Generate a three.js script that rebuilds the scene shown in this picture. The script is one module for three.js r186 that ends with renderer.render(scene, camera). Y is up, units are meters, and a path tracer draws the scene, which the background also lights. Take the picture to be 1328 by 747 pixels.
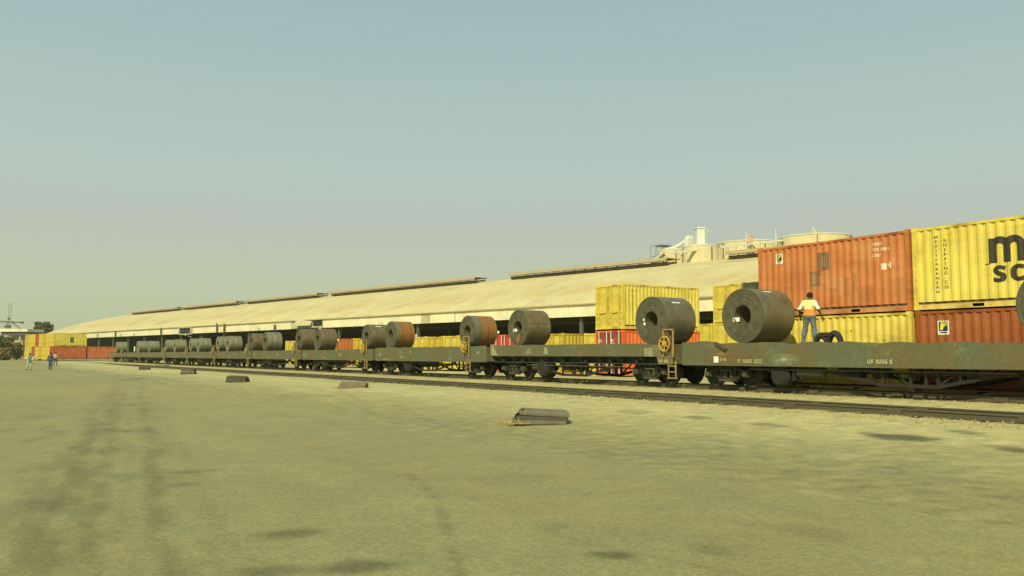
import * as THREE from 'three';
import { mergeGeometries, mergeVertices } from 'three/addons/utils/BufferGeometryUtils.js';
import { ImprovedNoise } from 'three/addons/math/ImprovedNoise.js';

// ------------------------------------------------------------------ camera, sky, sun, exposure
const EYE = 1.55, YAW = 0.58069, PITCH = 0.078475, F = 1100;
const scene = new THREE.Scene();
const camera = new THREE.PerspectiveCamera(37.52, 1024 / 576, 0.3, 3000);
camera.position.set(0, EYE, 0);
camera.lookAt(Math.sin(YAW) * Math.cos(PITCH), EYE + Math.sin(PITCH), -Math.cos(YAW) * Math.cos(PITCH));
const renderer = new THREE.WebGLRenderer({ antialias: true });
renderer.toneMapping = THREE.LinearToneMapping;
renderer.toneMappingExposure = 1.0;
renderer.shadowMap.enabled = true;

const SUN = new THREE.Vector3(-0.62, 0.64, 0.42).normalize();
{ // hazy dry-season sky: teal-grey above, pale olive near the horizon
  const W = 512, H = 256, d = new Float32Array(W * H * 4);
  const hz = [0.470, 0.517, 0.305], lo = [0.535, 0.588, 0.405], mid = [0.466, 0.578, 0.528], top = [0.325, 0.472, 0.495], zen = [0.20, 0.34, 0.40];
  const mix = (a, b, t) => a.map((v, i) => v + (b[i] - v) * t), ss = (a, b, x) => { const t = Math.min(1, Math.max(0, (x - a) / (b - a))); return t * t * (3 - 2 * t); };
  for (let y = 0; y < H; y++) for (let x = 0; x < W; x++) {
    const el = ((y + 0.5) / H - 0.5) * Math.PI, az = ((x + 0.5) / W - 0.5) * 2 * Math.PI, e = el * 180 / Math.PI;
    let c = mix(hz, lo, ss(-1, 5, e)); c = mix(c, mid, ss(2, 13, e)); c = mix(c, top, ss(10, 27, e)); c = mix(c, zen, ss(22, 80, e)); c[1] += (Math.min(c[1], 1.1 * Math.max(c[0], c[2])) - c[1]) * (1 - ss(9, 18, e));
    const dir = [Math.cos(el) * Math.cos(az), Math.sin(el), Math.cos(el) * Math.sin(az)];
    const m = Math.max(0, dir[0] * SUN.x + dir[1] * SUN.y + dir[2] * SUN.z), g = 0.5 * Math.pow(m, 8);
    if (e < 0) c = mix(c, [0.24, 0.23, 0.14], ss(0, 6, -e));
    const i = (y * W + x) * 4; d[i] = c[0] + g; d[i + 1] = c[1] + g * 0.9; d[i + 2] = c[2] + g * 0.65; d[i + 3] = 1;
  }
  const sky = new THREE.DataTexture(d, W, H, THREE.RGBAFormat, THREE.FloatType);
  sky.mapping = THREE.EquirectangularReflectionMapping; sky.magFilter = sky.minFilter = THREE.LinearFilter; sky.needsUpdate = true; sky.name = 'sky';
  scene.background = sky; scene.environment = sky;
}
const sun = new THREE.DirectionalLight(new THREE.Color().setRGB(1, 0.88, 0.55), 4.1);
sun.position.copy(SUN).multiplyScalar(300).add(new THREE.Vector3(20, 0, -80)); sun.target.position.set(20, 0, -80);
sun.castShadow = true; sun.shadow.mapSize.set(4096, 4096); sun.shadow.radius = 2;
Object.assign(sun.shadow.camera, { left: -220, right: 220, top: 220, bottom: -220, near: 10, far: 700 });
scene.add(sun, sun.target);
scene.fog = new THREE.FogExp2(new THREE.Color().setRGB(0.47, 0.52, 0.32), 0.00022);

// ------------------------------------------------------------------ helpers
const V = (x, y, z) => new THREE.Vector3(x, y, z);
let seedState = 7;
const seed = (n) => { seedState = n * 2654435761 >>> 0; };
const rnd = () => { seedState = (seedState + 0x6d2b79f5) | 0; let t = Math.imul(seedState ^ (seedState >>> 15), 1 | seedState); t = (t + Math.imul(t ^ (t >>> 7), 61 | t)) ^ t; return ((t ^ (t >>> 14)) >>> 0) / 4294967296; };
const rr = (a, b) => a + (b - a) * rnd();
const perlin = new ImprovedNoise();
const fbm = (x, y, z = 0, o = 4) => { let s = 0, a = 1, n = 0; for (let i = 0; i < o; i++) { s += a * perlin.noise(x, y, z + i * 7.3); n += a; a *= 0.5; x *= 2.03; y *= 2.03; z *= 2.03; } return s / n; };
const smooth = (a, b, x) => { const t = Math.min(1, Math.max(0, (x - a) / (b - a))); return t * t * (3 - 2 * t); };
const names = {};
const numbered = (n) => { names[n] = (names[n] ?? -1) + 1; return names[n] ? `${n}_${String(names[n]).padStart(3, '0')}` : n; };
const flat = (g) => { const h = g.index ? g.toNonIndexed() : g; for (const k of Object.keys(h.attributes)) if (!['position', 'normal', 'uv'].includes(k)) h.deleteAttribute(k); return h; };
function metreUV(g, k = 1) { // uv in metres from position and facing
  const p = g.attributes.position, n = g.attributes.normal, uv = new Float32Array(p.count * 2);
  for (let i = 0; i < p.count; i++) {
    const ax = Math.abs(n.getX(i)), ay = Math.abs(n.getY(i)), az = Math.abs(n.getZ(i));
    if (ay >= ax && ay >= az) { uv[2 * i] = p.getX(i) * k; uv[2 * i + 1] = p.getZ(i) * k; }
    else if (ax >= az) { uv[2 * i] = p.getZ(i) * k; uv[2 * i + 1] = p.getY(i) * k; }
    else { uv[2 * i] = p.getX(i) * k; uv[2 * i + 1] = p.getY(i) * k; }
  }
  g.setAttribute('uv', new THREE.BufferAttribute(uv, 2)); return g;
}
const merge = (list) => mergeGeometries(list.map(flat));
function mesh(name, geos, mat, parent, keepUV) {
  const g = Array.isArray(geos) ? (geos.length > 1 ? merge(geos) : flat(geos[0])) : geos;
  if (!keepUV) metreUV(g);
  const m = new THREE.Mesh(g, mat); m.name = name; m.castShadow = m.receiveShadow = true;
  if (parent) parent.add(m); else { m.name = numbered(name); scene.add(m); }
  return m;
}
const shared = (name, geo, mat, parent) => { const m = new THREE.Mesh(geo, mat); m.name = name; m.castShadow = m.receiveShadow = true; parent.add(m); return m; };
function thing(name, label, category, group, pos = [0, 0, 0], turn = 0) {
  const o = new THREE.Group(); o.name = numbered(name); o.position.set(...pos); o.rotation.y = turn;
  o.userData = { label, category }; if (group) o.userData.group = group; scene.add(o); return o;
}
const tag = (o, label, category, group) => { Object.assign(o.userData, { label, category }); if (group) o.userData.group = group; return o; };
const bx = (w, h, d, x = 0, y = 0, z = 0, rx = 0, ry = 0, rz = 0) => { const g = new THREE.BoxGeometry(w, h, d); if (rx) g.rotateX(rx); if (rz) g.rotateZ(rz); if (ry) g.rotateY(ry); g.translate(x, y, z); return g; };
const cyl = (r0, r1, h, seg, x = 0, y = 0, z = 0, axis = 'y', open = false) => { const g = new THREE.CylinderGeometry(r0, r1, h, seg, 1, open); if (axis === 'x') g.rotateZ(Math.PI / 2); if (axis === 'z') g.rotateX(Math.PI / 2); g.translate(x, y, z); return g; };
function bar(a, b, w, h = w) { // square bar from a to b
  const A = V(...a), B = V(...b), len = A.distanceTo(B), g = new THREE.BoxGeometry(w, h, len);
  const m = new THREE.Matrix4().lookAt(A, B, Math.abs(B.y - A.y) > 0.98 * len ? V(1, 0, 0) : V(0, 1, 0)); m.setPosition(A.clone().add(B).multiplyScalar(0.5)); return g.applyMatrix4(m);
}
function rod(a, b, r, seg = 8) { const A = V(...a), B = V(...b), g = new THREE.CylinderGeometry(r, r, A.distanceTo(B), seg); g.applyQuaternion(new THREE.Quaternion().setFromUnitVectors(V(0, 1, 0), B.clone().sub(A).normalize())); const c = A.add(B).multiplyScalar(0.5); return g.translate(c.x, c.y, c.z); }
// where a sight line through the photograph meets a vertical plane at a lateral distance, or lies at a depth
const ray = (px, py) => { const a = px - 664, b = -(py - 373.5), u = b * Math.cos(PITCH) + F * Math.sin(PITCH), w = F * Math.cos(PITCH) - b * Math.sin(PITCH); return [a * Math.cos(YAW) + w * Math.sin(YAW), u, -a * Math.sin(YAW) + w * Math.cos(YAW), w]; };
const atD = (px, py, d) => { const r = ray(px, py), k = d / r[0]; return { x: d, y: r[1] * k + EYE, s: r[2] * k }; };
const atZ = (px, py, z) => { const r = ray(px, py), k = z / r[3]; return { x: r[0] * k, y: r[1] * k + EYE, s: r[2] * k, m: z / F }; };
const atG = (px, py, y = 0) => { const r = ray(px, py), k = (y - EYE) / r[1]; return { x: r[0] * k, s: r[2] * k }; };
const ground = (x, s) => { const a = 0.17 * smooth(8, 16, x) + 0.13 * smooth(19.7, 21.6, x), b = smooth(105, 165, s); return a + (0.36 - a) * b; };

// ------------------------------------------------------------------ textures
function periodic(size, cells, sd) { // tiling value noise
  seed(sd); const g = new Float32Array(cells * cells); for (let i = 0; i < g.length; i++) g[i] = rnd();
  const out = new Float32Array(size * size);
  for (let y = 0; y < size; y++) for (let x = 0; x < size; x++) {
    const u = x / size * cells, v = y / size * cells, i = u | 0, j = v | 0; let a = u - i, b = v - j; a = a * a * (3 - 2 * a); b = b * b * (3 - 2 * b);
    const i1 = (i + 1) % cells, j1 = (j + 1) % cells;
    out[y * size + x] = (g[j * cells + i] * (1 - a) + g[j * cells + i1] * a) * (1 - b) + (g[j1 * cells + i] * (1 - a) + g[j1 * cells + i1] * a) * b;
  }
  return out;
}
function layered(size, list, sd) { const o = new Float32Array(size * size); let n = 0; list.forEach(([c, a], k) => { const p = periodic(size, c, sd + k * 13); for (let i = 0; i < o.length; i++) o[i] += p[i] * a; n += a; }); for (let i = 0; i < o.length; i++) o[i] /= n; return o; }
function dataTex(size, fn, srgb = true) {
  const d = new Uint8Array(size * size * 4);
  for (let i = 0; i < size * size; i++) { const c = fn(i); d[4 * i] = c[0]; d[4 * i + 1] = c[1]; d[4 * i + 2] = c[2]; d[4 * i + 3] = 255; }
  const t = new THREE.DataTexture(d, size, size, THREE.RGBAFormat); t.wrapS = t.wrapT = THREE.RepeatWrapping; t.magFilter = THREE.LinearFilter; t.minFilter = THREE.LinearMipmapLinearFilter; t.generateMipmaps = true;
  if (srgb) t.colorSpace = THREE.SRGBColorSpace; t.needsUpdate = true; return t;
}
const cl = (v) => Math.max(0, Math.min(255, v));
const withRepeat = (t, u, v = u) => { const c = t.clone(); c.repeat.set(u, v); c.needsUpdate = true; return c; };
const nA = layered(512, [[4, 1], [9, 0.8], [22, 0.6], [60, 0.5], [160, 0.4]], 11), nB = layered(512, [[6, 1], [15, 0.7], [40, 0.6], [120, 0.5]], 91), nC = layered(512, [[128, 1], [256, 0.8], [50, 0.3]], 171);
const T = {};
T.grime = dataTex(512, (i) => { const v = 226 + (nA[i] - 0.5) * 130 + (nC[i] - 0.5) * 30, r = smooth(0.6, 0.72, nB[i]) * 60; return [cl(v), cl(v - r * 0.45), cl(v - r)]; });
T.ground = dataTex(512, (i) => { const v = 224 + (nA[i] - 0.5) * 30 + (nC[i] - 0.5) * 84, p = nC[i] > 0.74 ? -52 : nC[i] < 0.24 ? 24 : 0, w = (nB[i] - 0.5) * 12; return [cl(v + p + w), cl(v + p), cl(v + p - w)]; });
T.groundBump = dataTex(512, (i) => { const v = cl(128 + (nC[i] - 0.5) * 190 + (nB[i] - 0.5) * 60); return [v, v, v]; }, false);
T.coil = dataTex(512, (i) => { const v = 205 + (nA[i] - 0.5) * 110 + (nC[i] - 0.5) * 26, r = smooth(0.58, 0.75, nB[i]) * 24; return [cl(v + r * 0.2), cl(v - r * 0.25), cl(v - r)]; });
T.rust = dataTex(512, (i) => { const k = smooth(0.36, 0.62, nA[i]), n = (nC[i] - 0.5) * 40; return [cl(134 + k * 24 + n), cl(100 + k * 4 + n * 0.7), cl(58 - k * 8 + n * 0.4)]; });
T.weather = dataTex(512, (i) => { const k = smooth(0.5, 0.66, nB[i]), p = smooth(0.56, 0.74, nA[i]), n = (nC[i] - 0.5) * 22; return [cl(94 + k * 8 + p * 12 + n), cl(99 - k * 4 + p * 13 + n), cl(74 - k * 11 + p * 10 + n * 0.8)]; });
T.roof = dataTex(512, (i) => { const v = 240 + (nA[i] - 0.5) * 52 + (nC[i] - 0.5) * 18, r = smooth(0.56, 0.75, nB[i]) * 18; return [cl(v), cl(v - r * 0.5), cl(v - r * 1.1)]; });
T.rough = dataTex(512, (i) => { const v = cl(170 + (nA[i] - 0.5) * 130); return [v, v, v]; }, false);
function canvasTex(w, h, draw) { const c = document.createElement('canvas'); c.width = w; c.height = h; const x = c.getContext('2d'); draw(x, w, h); const t = new THREE.CanvasTexture(c); t.colorSpace = THREE.SRGBColorSpace; t.magFilter = THREE.LinearFilter; return t; }
// painted container side: base paint with scuffs, runs of rust and patches, then its markings
function panelTex(w, h, base, sd, marks, wear = 1) {
  return canvasTex(w, h, (x) => {
    seed(sd); x.fillStyle = `rgb(${base})`; x.fillRect(0, 0, w, h);
    for (let i = 0; i < 260; i++) { const a = rr(0.01, 0.032), l = rnd() < 0.5; x.fillStyle = l ? `rgba(255,245,215,${a})` : `rgba(60,35,15,${a * 1.3})`; x.fillRect(rr(-0.1, 1) * w, rr(-0.1, 1) * h, rr(0.02, 0.2) * w, rr(0.05, 0.35) * h); }
    marks && marks(x, w, h);
    for (let i = 0; i < 70 * wear; i++) { const px = rr(0, w), py = rr(0, 0.9) * h, l = rr(0.03, 0.22) * h; x.strokeStyle = `rgba(${rnd() < 0.6 ? '96,48,20' : '70,60,45'},${rr(0.04, 0.18)})`; x.lineWidth = rr(0.5, 2.4); x.beginPath(); x.moveTo(px, py); x.lineTo(px + rr(-2, 2), py + l); x.stroke(); }
    for (let i = 0; i < 120 * wear; i++) { x.fillStyle = `rgba(80,42,18,${rr(0.1, 0.45)})`; x.beginPath(); x.ellipse(rr(0, w), h * (rnd() < 0.5 ? rr(0.75, 1) : rr(0, 1)), rr(0.8, 4.5), rr(0.8, 5), 0, 0, 7); x.fill(); }
    for (let i = 0; i < 30 * wear; i++) { const px = rr(0, w), py = rr(0.3, 0.95) * h; x.strokeStyle = `rgba(70,45,30,${rr(0.1, 0.35)})`; x.lineWidth = rr(0.6, 2); x.beginPath(); x.moveTo(px, py); x.lineTo(px + rr(-40, 40), py + rr(-14, 14)); x.stroke(); }
  });
}
const std = (o) => new THREE.MeshStandardMaterial({ roughness: 0.85, metalness: 0, ...o });
const lin = (r, g, b) => new THREE.Color().setRGB(r, g, b);
const M = {
  ground: std({ map: withRepeat(T.ground, 0.25), bumpMap: withRepeat(T.groundBump, 0.25), bumpScale: 0.008, vertexColors: true, roughness: 0.95 }),
  gravel: std({ color: lin(0.40, 0.36, 0.17), roughness: 0.95 }),
  rail: std({ color: lin(0.105, 0.09, 0.048), roughness: 0.75, metalness: 0.1 }), railHead: std({ color: lin(0.3, 0.28, 0.24), roughness: 0.35, metalness: 0.8 }),
  sleeper: std({ color: lin(0.09, 0.075, 0.05), map: T.grime }),
  wagon: std({ color: lin(1, 1, 1), map: withRepeat(T.weather, 0.16), roughness: 0.8 }),
  wagonBrown: std({ color: lin(0.215, 0.185, 0.09), map: withRepeat(T.grime, 0.7), roughness: 0.85 }),
  wagonPale: std({ color: lin(0.34, 0.38, 0.22), map: withRepeat(T.grime, 0.9), roughness: 0.85 }),
  under: std({ color: lin(0.026, 0.024, 0.016), map: withRepeat(T.grime, 1.1), roughness: 0.8 }),
  underGrey: std({ color: lin(0.10, 0.098, 0.058), map: withRepeat(T.grime, 1.1), roughness: 0.8 }),
  underBlue: std({ color: lin(0.05, 0.06, 0.045), map: withRepeat(T.grime, 1.1), roughness: 0.7 }),
  wheel: std({ color: lin(0.03, 0.027, 0.02), roughness: 0.7 }), tread: std({ color: lin(0.25, 0.22, 0.16), roughness: 0.4, metalness: 0.6 }),
  yellowPaint: std({ color: lin(0.62, 0.42, 0.06), map: withRepeat(T.grime, 1.5), roughness: 0.7 }),
  framePaint: std({ color: lin(0.42, 0.33, 0.13), map: withRepeat(T.grime, 1.5), roughness: 0.8 }),
  deck: std({ color: lin(0.17, 0.15, 0.09), map: withRepeat(T.grime, 0.6) }), timber: std({ color: lin(0.16, 0.10, 0.05), map: withRepeat(T.grime, 0.8) }),
  coil: std({ color: lin(0.275, 0.262, 0.162), map: withRepeat(T.coil, 0.45), roughnessMap: withRepeat(T.rough, 0.5), roughness: 0.75, metalness: 0.25 }),
  coilBrown: std({ color: lin(0.29, 0.225, 0.11), map: withRepeat(T.coil, 0.45), roughness: 0.65, metalness: 0.2 }),
  coilRust: std({ color: lin(0.95, 0.98, 0.80), map: withRepeat(T.rust, 0.42), roughness: 0.85, metalness: 0.05 }),
  face: std({ color: lin(0.185, 0.18, 0.11), map: withRepeat(T.coil, 0.8), roughness: 0.6, metalness: 0.25 }),
  coilFar: std({ color: lin(0.33, 0.34, 0.215), map: withRepeat(T.coil, 0.3), roughness: 0.8, metalness: 0.1 }),  // lighter than the near coils: distance haze mixed into the colour
  bore: std({ color: lin(0.17, 0.162, 0.10), map: withRepeat(T.coil, 0.8), roughness: 0.7 }),
  strap: std({ color: lin(0.14, 0.13, 0.09), roughness: 0.45, metalness: 0.5 }), paper: std({ color: lin(0.78, 0.77, 0.70), roughness: 0.8 }),
  fascia: std({ color: lin(0.84, 0.81, 0.56), map: withRepeat(T.roof, 0.12), roughness: 0.85 }), fascia2: std({ color: lin(0.79, 0.78, 0.54), map: withRepeat(T.roof, 0.1), roughness: 0.85 }), fasciaGrey: std({ color: lin(0.52, 0.50, 0.32), map: withRepeat(T.roof, 0.12), roughness: 0.9 }),
  roof: std({ color: lin(0.66, 0.575, 0.285), map: withRepeat(T.roof, 0.035), roughness: 0.85 }),
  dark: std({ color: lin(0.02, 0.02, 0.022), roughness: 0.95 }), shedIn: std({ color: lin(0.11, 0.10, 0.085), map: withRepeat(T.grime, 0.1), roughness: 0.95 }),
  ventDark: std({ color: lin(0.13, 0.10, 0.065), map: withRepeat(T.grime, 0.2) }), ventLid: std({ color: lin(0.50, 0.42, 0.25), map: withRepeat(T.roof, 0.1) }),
  silo: std({ color: lin(0.80, 0.69, 0.40), map: withRepeat(T.roof, 0.05) }), siloTop: std({ color: lin(0.72, 0.76, 0.62), map: withRepeat(T.roof, 0.05) }), white: std({ color: lin(0.78, 0.82, 0.70), map: withRepeat(T.roof, 0.2) }), pink: std({ color: lin(0.72, 0.45, 0.32) }),
  steelBlue: std({ color: lin(0.28, 0.33, 0.33), roughness: 0.7 }), darkSteel: std({ color: lin(0.10, 0.11, 0.09), roughness: 0.8 }),
  tarp: std({ color: lin(0.175, 0.17, 0.115), map: withRepeat(T.roof, 1.1), roughness: 0.9 }), tarpDark: std({ color: lin(0.085, 0.078, 0.05), map: withRepeat(T.roof, 1.1), roughness: 0.9 }), tarpBrown: std({ color: lin(0.21, 0.175, 0.10), map: withRepeat(T.roof, 1.1), roughness: 0.9 }), rope: std({ color: lin(0.50, 0.37, 0.08), roughness: 0.95 }),
  skin: std({ color: lin(0.12, 0.065, 0.035), roughness: 0.6 }), hair: std({ color: lin(0.015, 0.012, 0.01), roughness: 0.9 }), jeans: std({ color: lin(0.165, 0.225, 0.235), roughness: 0.95, map: withRepeat(T.grime, 3) }), shirt: std({ color: lin(0.58, 0.74, 0.62), roughness: 0.9 }), vest: std({ vertexColors: true, roughness: 0.8 }), shoe: std({ color: lin(0.03, 0.025, 0.02), roughness: 0.7 }),
  rubber: std({ color: lin(0.025, 0.024, 0.02), roughness: 0.85 }),
};

// ------------------------------------------------------------------ ground: one sheet, finer near the viewer
{
  const axis = (a, b, step, grow, end0, end1) => { const l = []; for (let v = a; v <= b; v += step) l.push(v); for (let v = b, st = step; v < end1;) { st *= grow; v += st; l.push(Math.min(v, end1)); } for (let v = a, st = step; v > end0;) { st *= grow; v -= st; l.unshift(Math.max(v, end0)); } return l; };
  const xs = axis(-3, 13, 0.065, 1.045, -300, 330), sv = axis(1.5, 17, 0.065, 1.04, -60, 560);
  const nx = xs.length, ns = sv.length, pos = new Float32Array(nx * ns * 3), col = new Float32Array(nx * ns * 3), idx = [];
  // oil and water stains: centre, half-widths across and along the line of sight, strength
  const stains = [[800, 718, 36, 7, .5], [380, 691, 46, 6.5, .42], [465, 733, 55, 9, .5], [360, 737, 45, 8, .4], [1165, 577, 33, 4.5, .75], [1256, 573, 16, 3, .45], [1268, 577, 12, 2, .35], [1318, 595, 22, 4, .6], [905, 550, 20, 2.2, .42], [1000, 560, 19, 2.4, .38], [822, 542, 20, 2.5, .3], [745, 529, 6, 1.4, .4], [920, 710, 28, 7, .25], [240, 628, 22, 3, .3], [255, 611, 30, 2.5, .25], [725, 680, 14, 4, .2], [175, 492, 9, 1.2, .35], [775, 589, 22, 3, .18], [1160, 612, 8, 2, .2], [1208, 597, 7, 1.6, .25], [1060, 690, 40, 9, .14], [660, 620, 60, 6, .12]].map(([px, py, rx, ry, k]) => { const c = atG(px, py), e = atG(px, py - ry), f = atG(px + rx, py); return { x: c.x, s: c.s, ex: e.x - c.x, es: e.s - c.s, fx: f.x - c.x, fs: f.s - c.s, k }; });
  for (const q of stains) { q.re = Math.hypot(q.ex, q.es); q.rf = Math.hypot(q.fx, q.fs); }
  // curved tyre marks
  const curve = (pts, w, k) => ({ p: pts.map(([px, py]) => atG(px, py)), w, k });
  const arcs = [curve([[528, 613], [550, 627], [568, 650], [578, 680], [590, 715], [600, 745]], .05, .3), curve([[700, 680], [740, 697], [800, 710], [880, 726], [960, 746]], .04, .22), curve([[1160, 580], [1135, 605], [1085, 640]], .05, .12), curve([[1255, 575], [1200, 590], [1150, 612], [1090, 650]], .05, .12), curve([[0, 600], [180, 580], [420, 560], [700, 545]], .12, .09), curve([[350, 540], [560, 545], [760, 570], [1000, 610], [1328, 640]], .1, .09)];
  const lanes = [[8, .2, .24], [40, .1, .2], [72, .17, .34], [112, .12, .3], [160, .08, .16], [205, .08, .22], [226, .11, .34], [262, .07, .18], [300, .1, .12]].map(([px, w, k]) => { const g = atG(px, 715); return [g.x - 0.164 * g.s, w, k]; });
  const segD = (x, s, a, b) => { const dx = b.x - a.x, ds = b.s - a.s, t = Math.max(0, Math.min(1, ((x - a.x) * dx + (s - a.s) * ds) / (dx * dx + ds * ds))); return Math.hypot(x - a.x - t * dx, s - a.s - t * ds); };
  for (let j = 0, o = 0; j < ns; j++) for (let i = 0; i < nx; i++, o += 3) {
    const x = xs[i], s = sv[j];
    let y = ground(x, s);
    const near = Math.hypot(x, s) < 90, trackside = smooth(15.2, 16.2, x) * (1 - smooth(165, 172, s));
    y += fbm(x * 0.11, s * 0.11, 3, 3) * 0.03 + trackside * fbm(x * 2.1, s * 2.1, 8, 2) * 0.03;
    let v = 1, r = 0.372, g = 0.338, b = 0.132;                                   // dusty concrete
    const n1 = fbm(x * 0.05, s * 0.05, 1, 4), n2 = fbm(x * 0.45, s * 0.45, 5, 4), n3 = near ? fbm(x * 2.2, s * 1.6, 9, 3) : 0;
    v *= 1 + n1 * 0.2 + n2 * 0.09 + n3 * 0.12;
    const cool = smooth(-0.2, 0.4, fbm(x * 0.09 + 4, s * 0.06, 2, 2)) * 0.5 + smooth(6, 1, x) * 0.35 * smooth(60, 10, s);   // greener old slab beside the tyre lanes
    r *= 1 - 0.13 * cool; b *= 1 + 0.05 * cool; g *= 1 - 0.035 * cool;
    if (near && x > -8) { // rubber-blackened lanes where lorries run along the yard
      const u = x - 0.164 * s, wob = fbm(s * 0.25, 3, 0, 2) * 0.22;
      for (const [c, w, k] of lanes) { const d = (u + wob - c) / w; if (Math.abs(d) < 2.4) v *= 1 - k * Math.exp(-d * d) * smooth(-0.4, 0.3, fbm(u * 3.2, s * 0.6, 31, 4)) * smooth(70, 12, s); }
      const blot = smooth(0.05, 0.35, fbm(u * 1.6, s * 0.55, 77, 4)) * smooth(1.3, -.3, u) * smooth(60, 10, s); v *= 1 - 0.22 * blot;
      for (const q of stains) { const dx = x - q.x, ds = s - q.s; const a = (dx * q.ex + ds * q.es) / (q.re * q.re), c = (dx * q.fx + ds * q.fs) / (q.rf * q.rf), d = Math.sqrt(a * a + c * c) + fbm(x * 1.7, s * 1.7, 40, 3) * 0.75; if (d < 1.6) v *= 1 - q.k * (1 - smooth(0.55, 1.35, d)); }
      for (const q of arcs) { let d = 9; for (let k = 1; k < q.p.length; k++) d = Math.min(d, segD(x, s, q.p[k - 1], q.p[k])); if (d < q.w * 3) v *= 1 - q.k * Math.exp(-(d * d) / (q.w * q.w)) * smooth(-0.35, 0.2, fbm(x * 2, s * 2, 61, 2)); }
    }
    if (x > 8 && s < 172) { // pale stone dust beside the rails, black oily ballast under them
      const e = fbm(x * 0.7, s * 0.35, 17, 4) * 0.9, dust = smooth(9.5, 15, x + e * 2.2);
      r += (0.63 - r) * dust * 0.9; g += (0.565 - g) * dust * 0.9; b += (0.245 - b) * dust * 0.9;
      const oil = (c, w) => { const d = (x - c + e * 0.35) / w; return Math.exp(-d * d * d * d); };
      const o1 = Math.max(oil(18.15, .34), oil(19.22, .34), 0.5 * oil(18.7, .8)) * (0.66 + e * 0.3), o2 = oil(23.3, .9) * 0.35;
      const o = Math.min(0.8, Math.max(o1, o2)); r += (0.13 - r) * o; g += (0.112 - g) * o; b += (0.052 - b) * o;
      v *= 1 + fbm(x * 3, s * 3, 23, 2) * 0.4;
    }
    pos[o] = x; pos[o + 1] = y; pos[o + 2] = -s; v = Math.max(0.25, v); col[o] = r * v; col[o + 1] = g * v; col[o + 2] = b * v;
  }
  for (let j = 0; j < ns - 1; j++) for (let i = 0; i < nx - 1; i++) { const a = j * nx + i; idx.push(a, a + 1, a + nx, a + 1, a + nx + 1, a + nx); }
  const geo = new THREE.BufferGeometry(); geo.setAttribute('position', new THREE.BufferAttribute(pos, 3)); geo.setAttribute('color', new THREE.BufferAttribute(col, 3)); geo.setIndex(idx); geo.computeVertexNormals();
  const uv = new Float32Array(nx * ns * 2); for (let i = 0; i < nx * ns; i++) { uv[2 * i] = pos[3 * i]; uv[2 * i + 1] = pos[3 * i + 2]; } geo.setAttribute('uv', new THREE.BufferAttribute(uv, 2));
  const m = mesh('ground', geo, M.ground, null, true); m.castShadow = false; m.userData.kind = 'structure';
}

// ------------------------------------------------------------------ railway tracks and their stones
function railwayTrack(xc, top, s0, s1) {
  const o = new THREE.Group(); o.name = numbered('railway_track'); o.userData.kind = 'structure'; o.position.set(xc, top, -(s0 + s1) / 2); scene.add(o);
  const L = s1 - s0, sh = new THREE.Shape();
  [[-.06, -.14], [.06, -.14], [.06, -.125], [.012, -.11], [.012, -.035], [.035, -.028], [.035, -.004], [.028, 0], [-.028, 0], [-.035, -.004], [-.035, -.028], [-.012, -.035], [-.012, -.11], [-.06, -.125]].forEach(([x, y], i) => i ? sh.lineTo(x, y) : sh.moveTo(x, y));
  const g = new THREE.ExtrudeGeometry(sh, { depth: L, bevelEnabled: false }); g.translate(0, 0, -L / 2);
  for (const x of [-.5335, .5335]) { const gg = g.clone().translate(x, 0, 0), r = mesh('rail', gg, M.rail, o); mesh('rail_head', bx(.05, .004, L, x, .003, 0), M.railHead, r); }
  const sg = metreUV(bx(2.0, .14, .22)), n = Math.floor(L / 0.7); seed(5);
  for (let i = 0; i < Math.min(n, 290); i++) { const m = shared('sleeper', sg, M.sleeper, o); m.position.set(rr(-.04, .04), -.205 + rr(-.004, .012), L / 2 - .3 - i * 0.7); m.rotation.y = rr(-.02, .02); }
  const cg = metreUV(bx(.16, .11, .34)); // fishplates and clips show as dark lumps along the rail
  for (let i = 0; i < 34; i++) for (const x of [-.5335, .5335]) { const m = shared('rail_clamp', cg, M.rail, o); m.position.set(x, -.075, L / 2 - 2 - i * 2.9); }
}
railwayTrack(23.45, .45, -2, 166); railwayTrack(18.7, .315, -2, 170);
{
  const N = 7000, g = new THREE.IcosahedronGeometry(1, 0); seed(21);
  const im = new THREE.InstancedMesh(g, M.gravel, N), m4 = new THREE.Matrix4(), q = new THREE.Quaternion(), e = new THREE.Euler(), c = new THREE.Color();
  for (let i = 0; i < N; i++) {
    const s = 5 + Math.pow(rnd(), 1.6) * 75, k = rnd(); let x = k < .4 ? rr(16.3, 17.9) + rr(-.6, .3) : k < .75 ? rr(19.5, 22.7) : rr(17.3, 25);
    if (Math.abs(Math.abs(x - 18.7) - .5335) < .12 || Math.abs(Math.abs(x - 23.45) - .5335) < .12) x += .3;
    const r = rr(.01, .028); e.set(rr(0, 6), rr(0, 6), rr(0, 6)); q.setFromEuler(e);
    m4.compose(V(x, ground(x, s) + r * .3, -s), q, V(r * rr(.8, 1.4), r * rr(.6, 1), r)); im.setMatrixAt(i, m4); const t = rr(.7, 1.15); im.setColorAt(i, c.setRGB(t, t * .98, t * .93));
  }
  im.name = 'gravel'; im.userData = { kind: 'stuff', label: 'pale crushed stones lying around and between the two railway tracks', category: 'gravel' }; im.castShadow = im.receiveShadow = true; scene.add(im);
}

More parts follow.
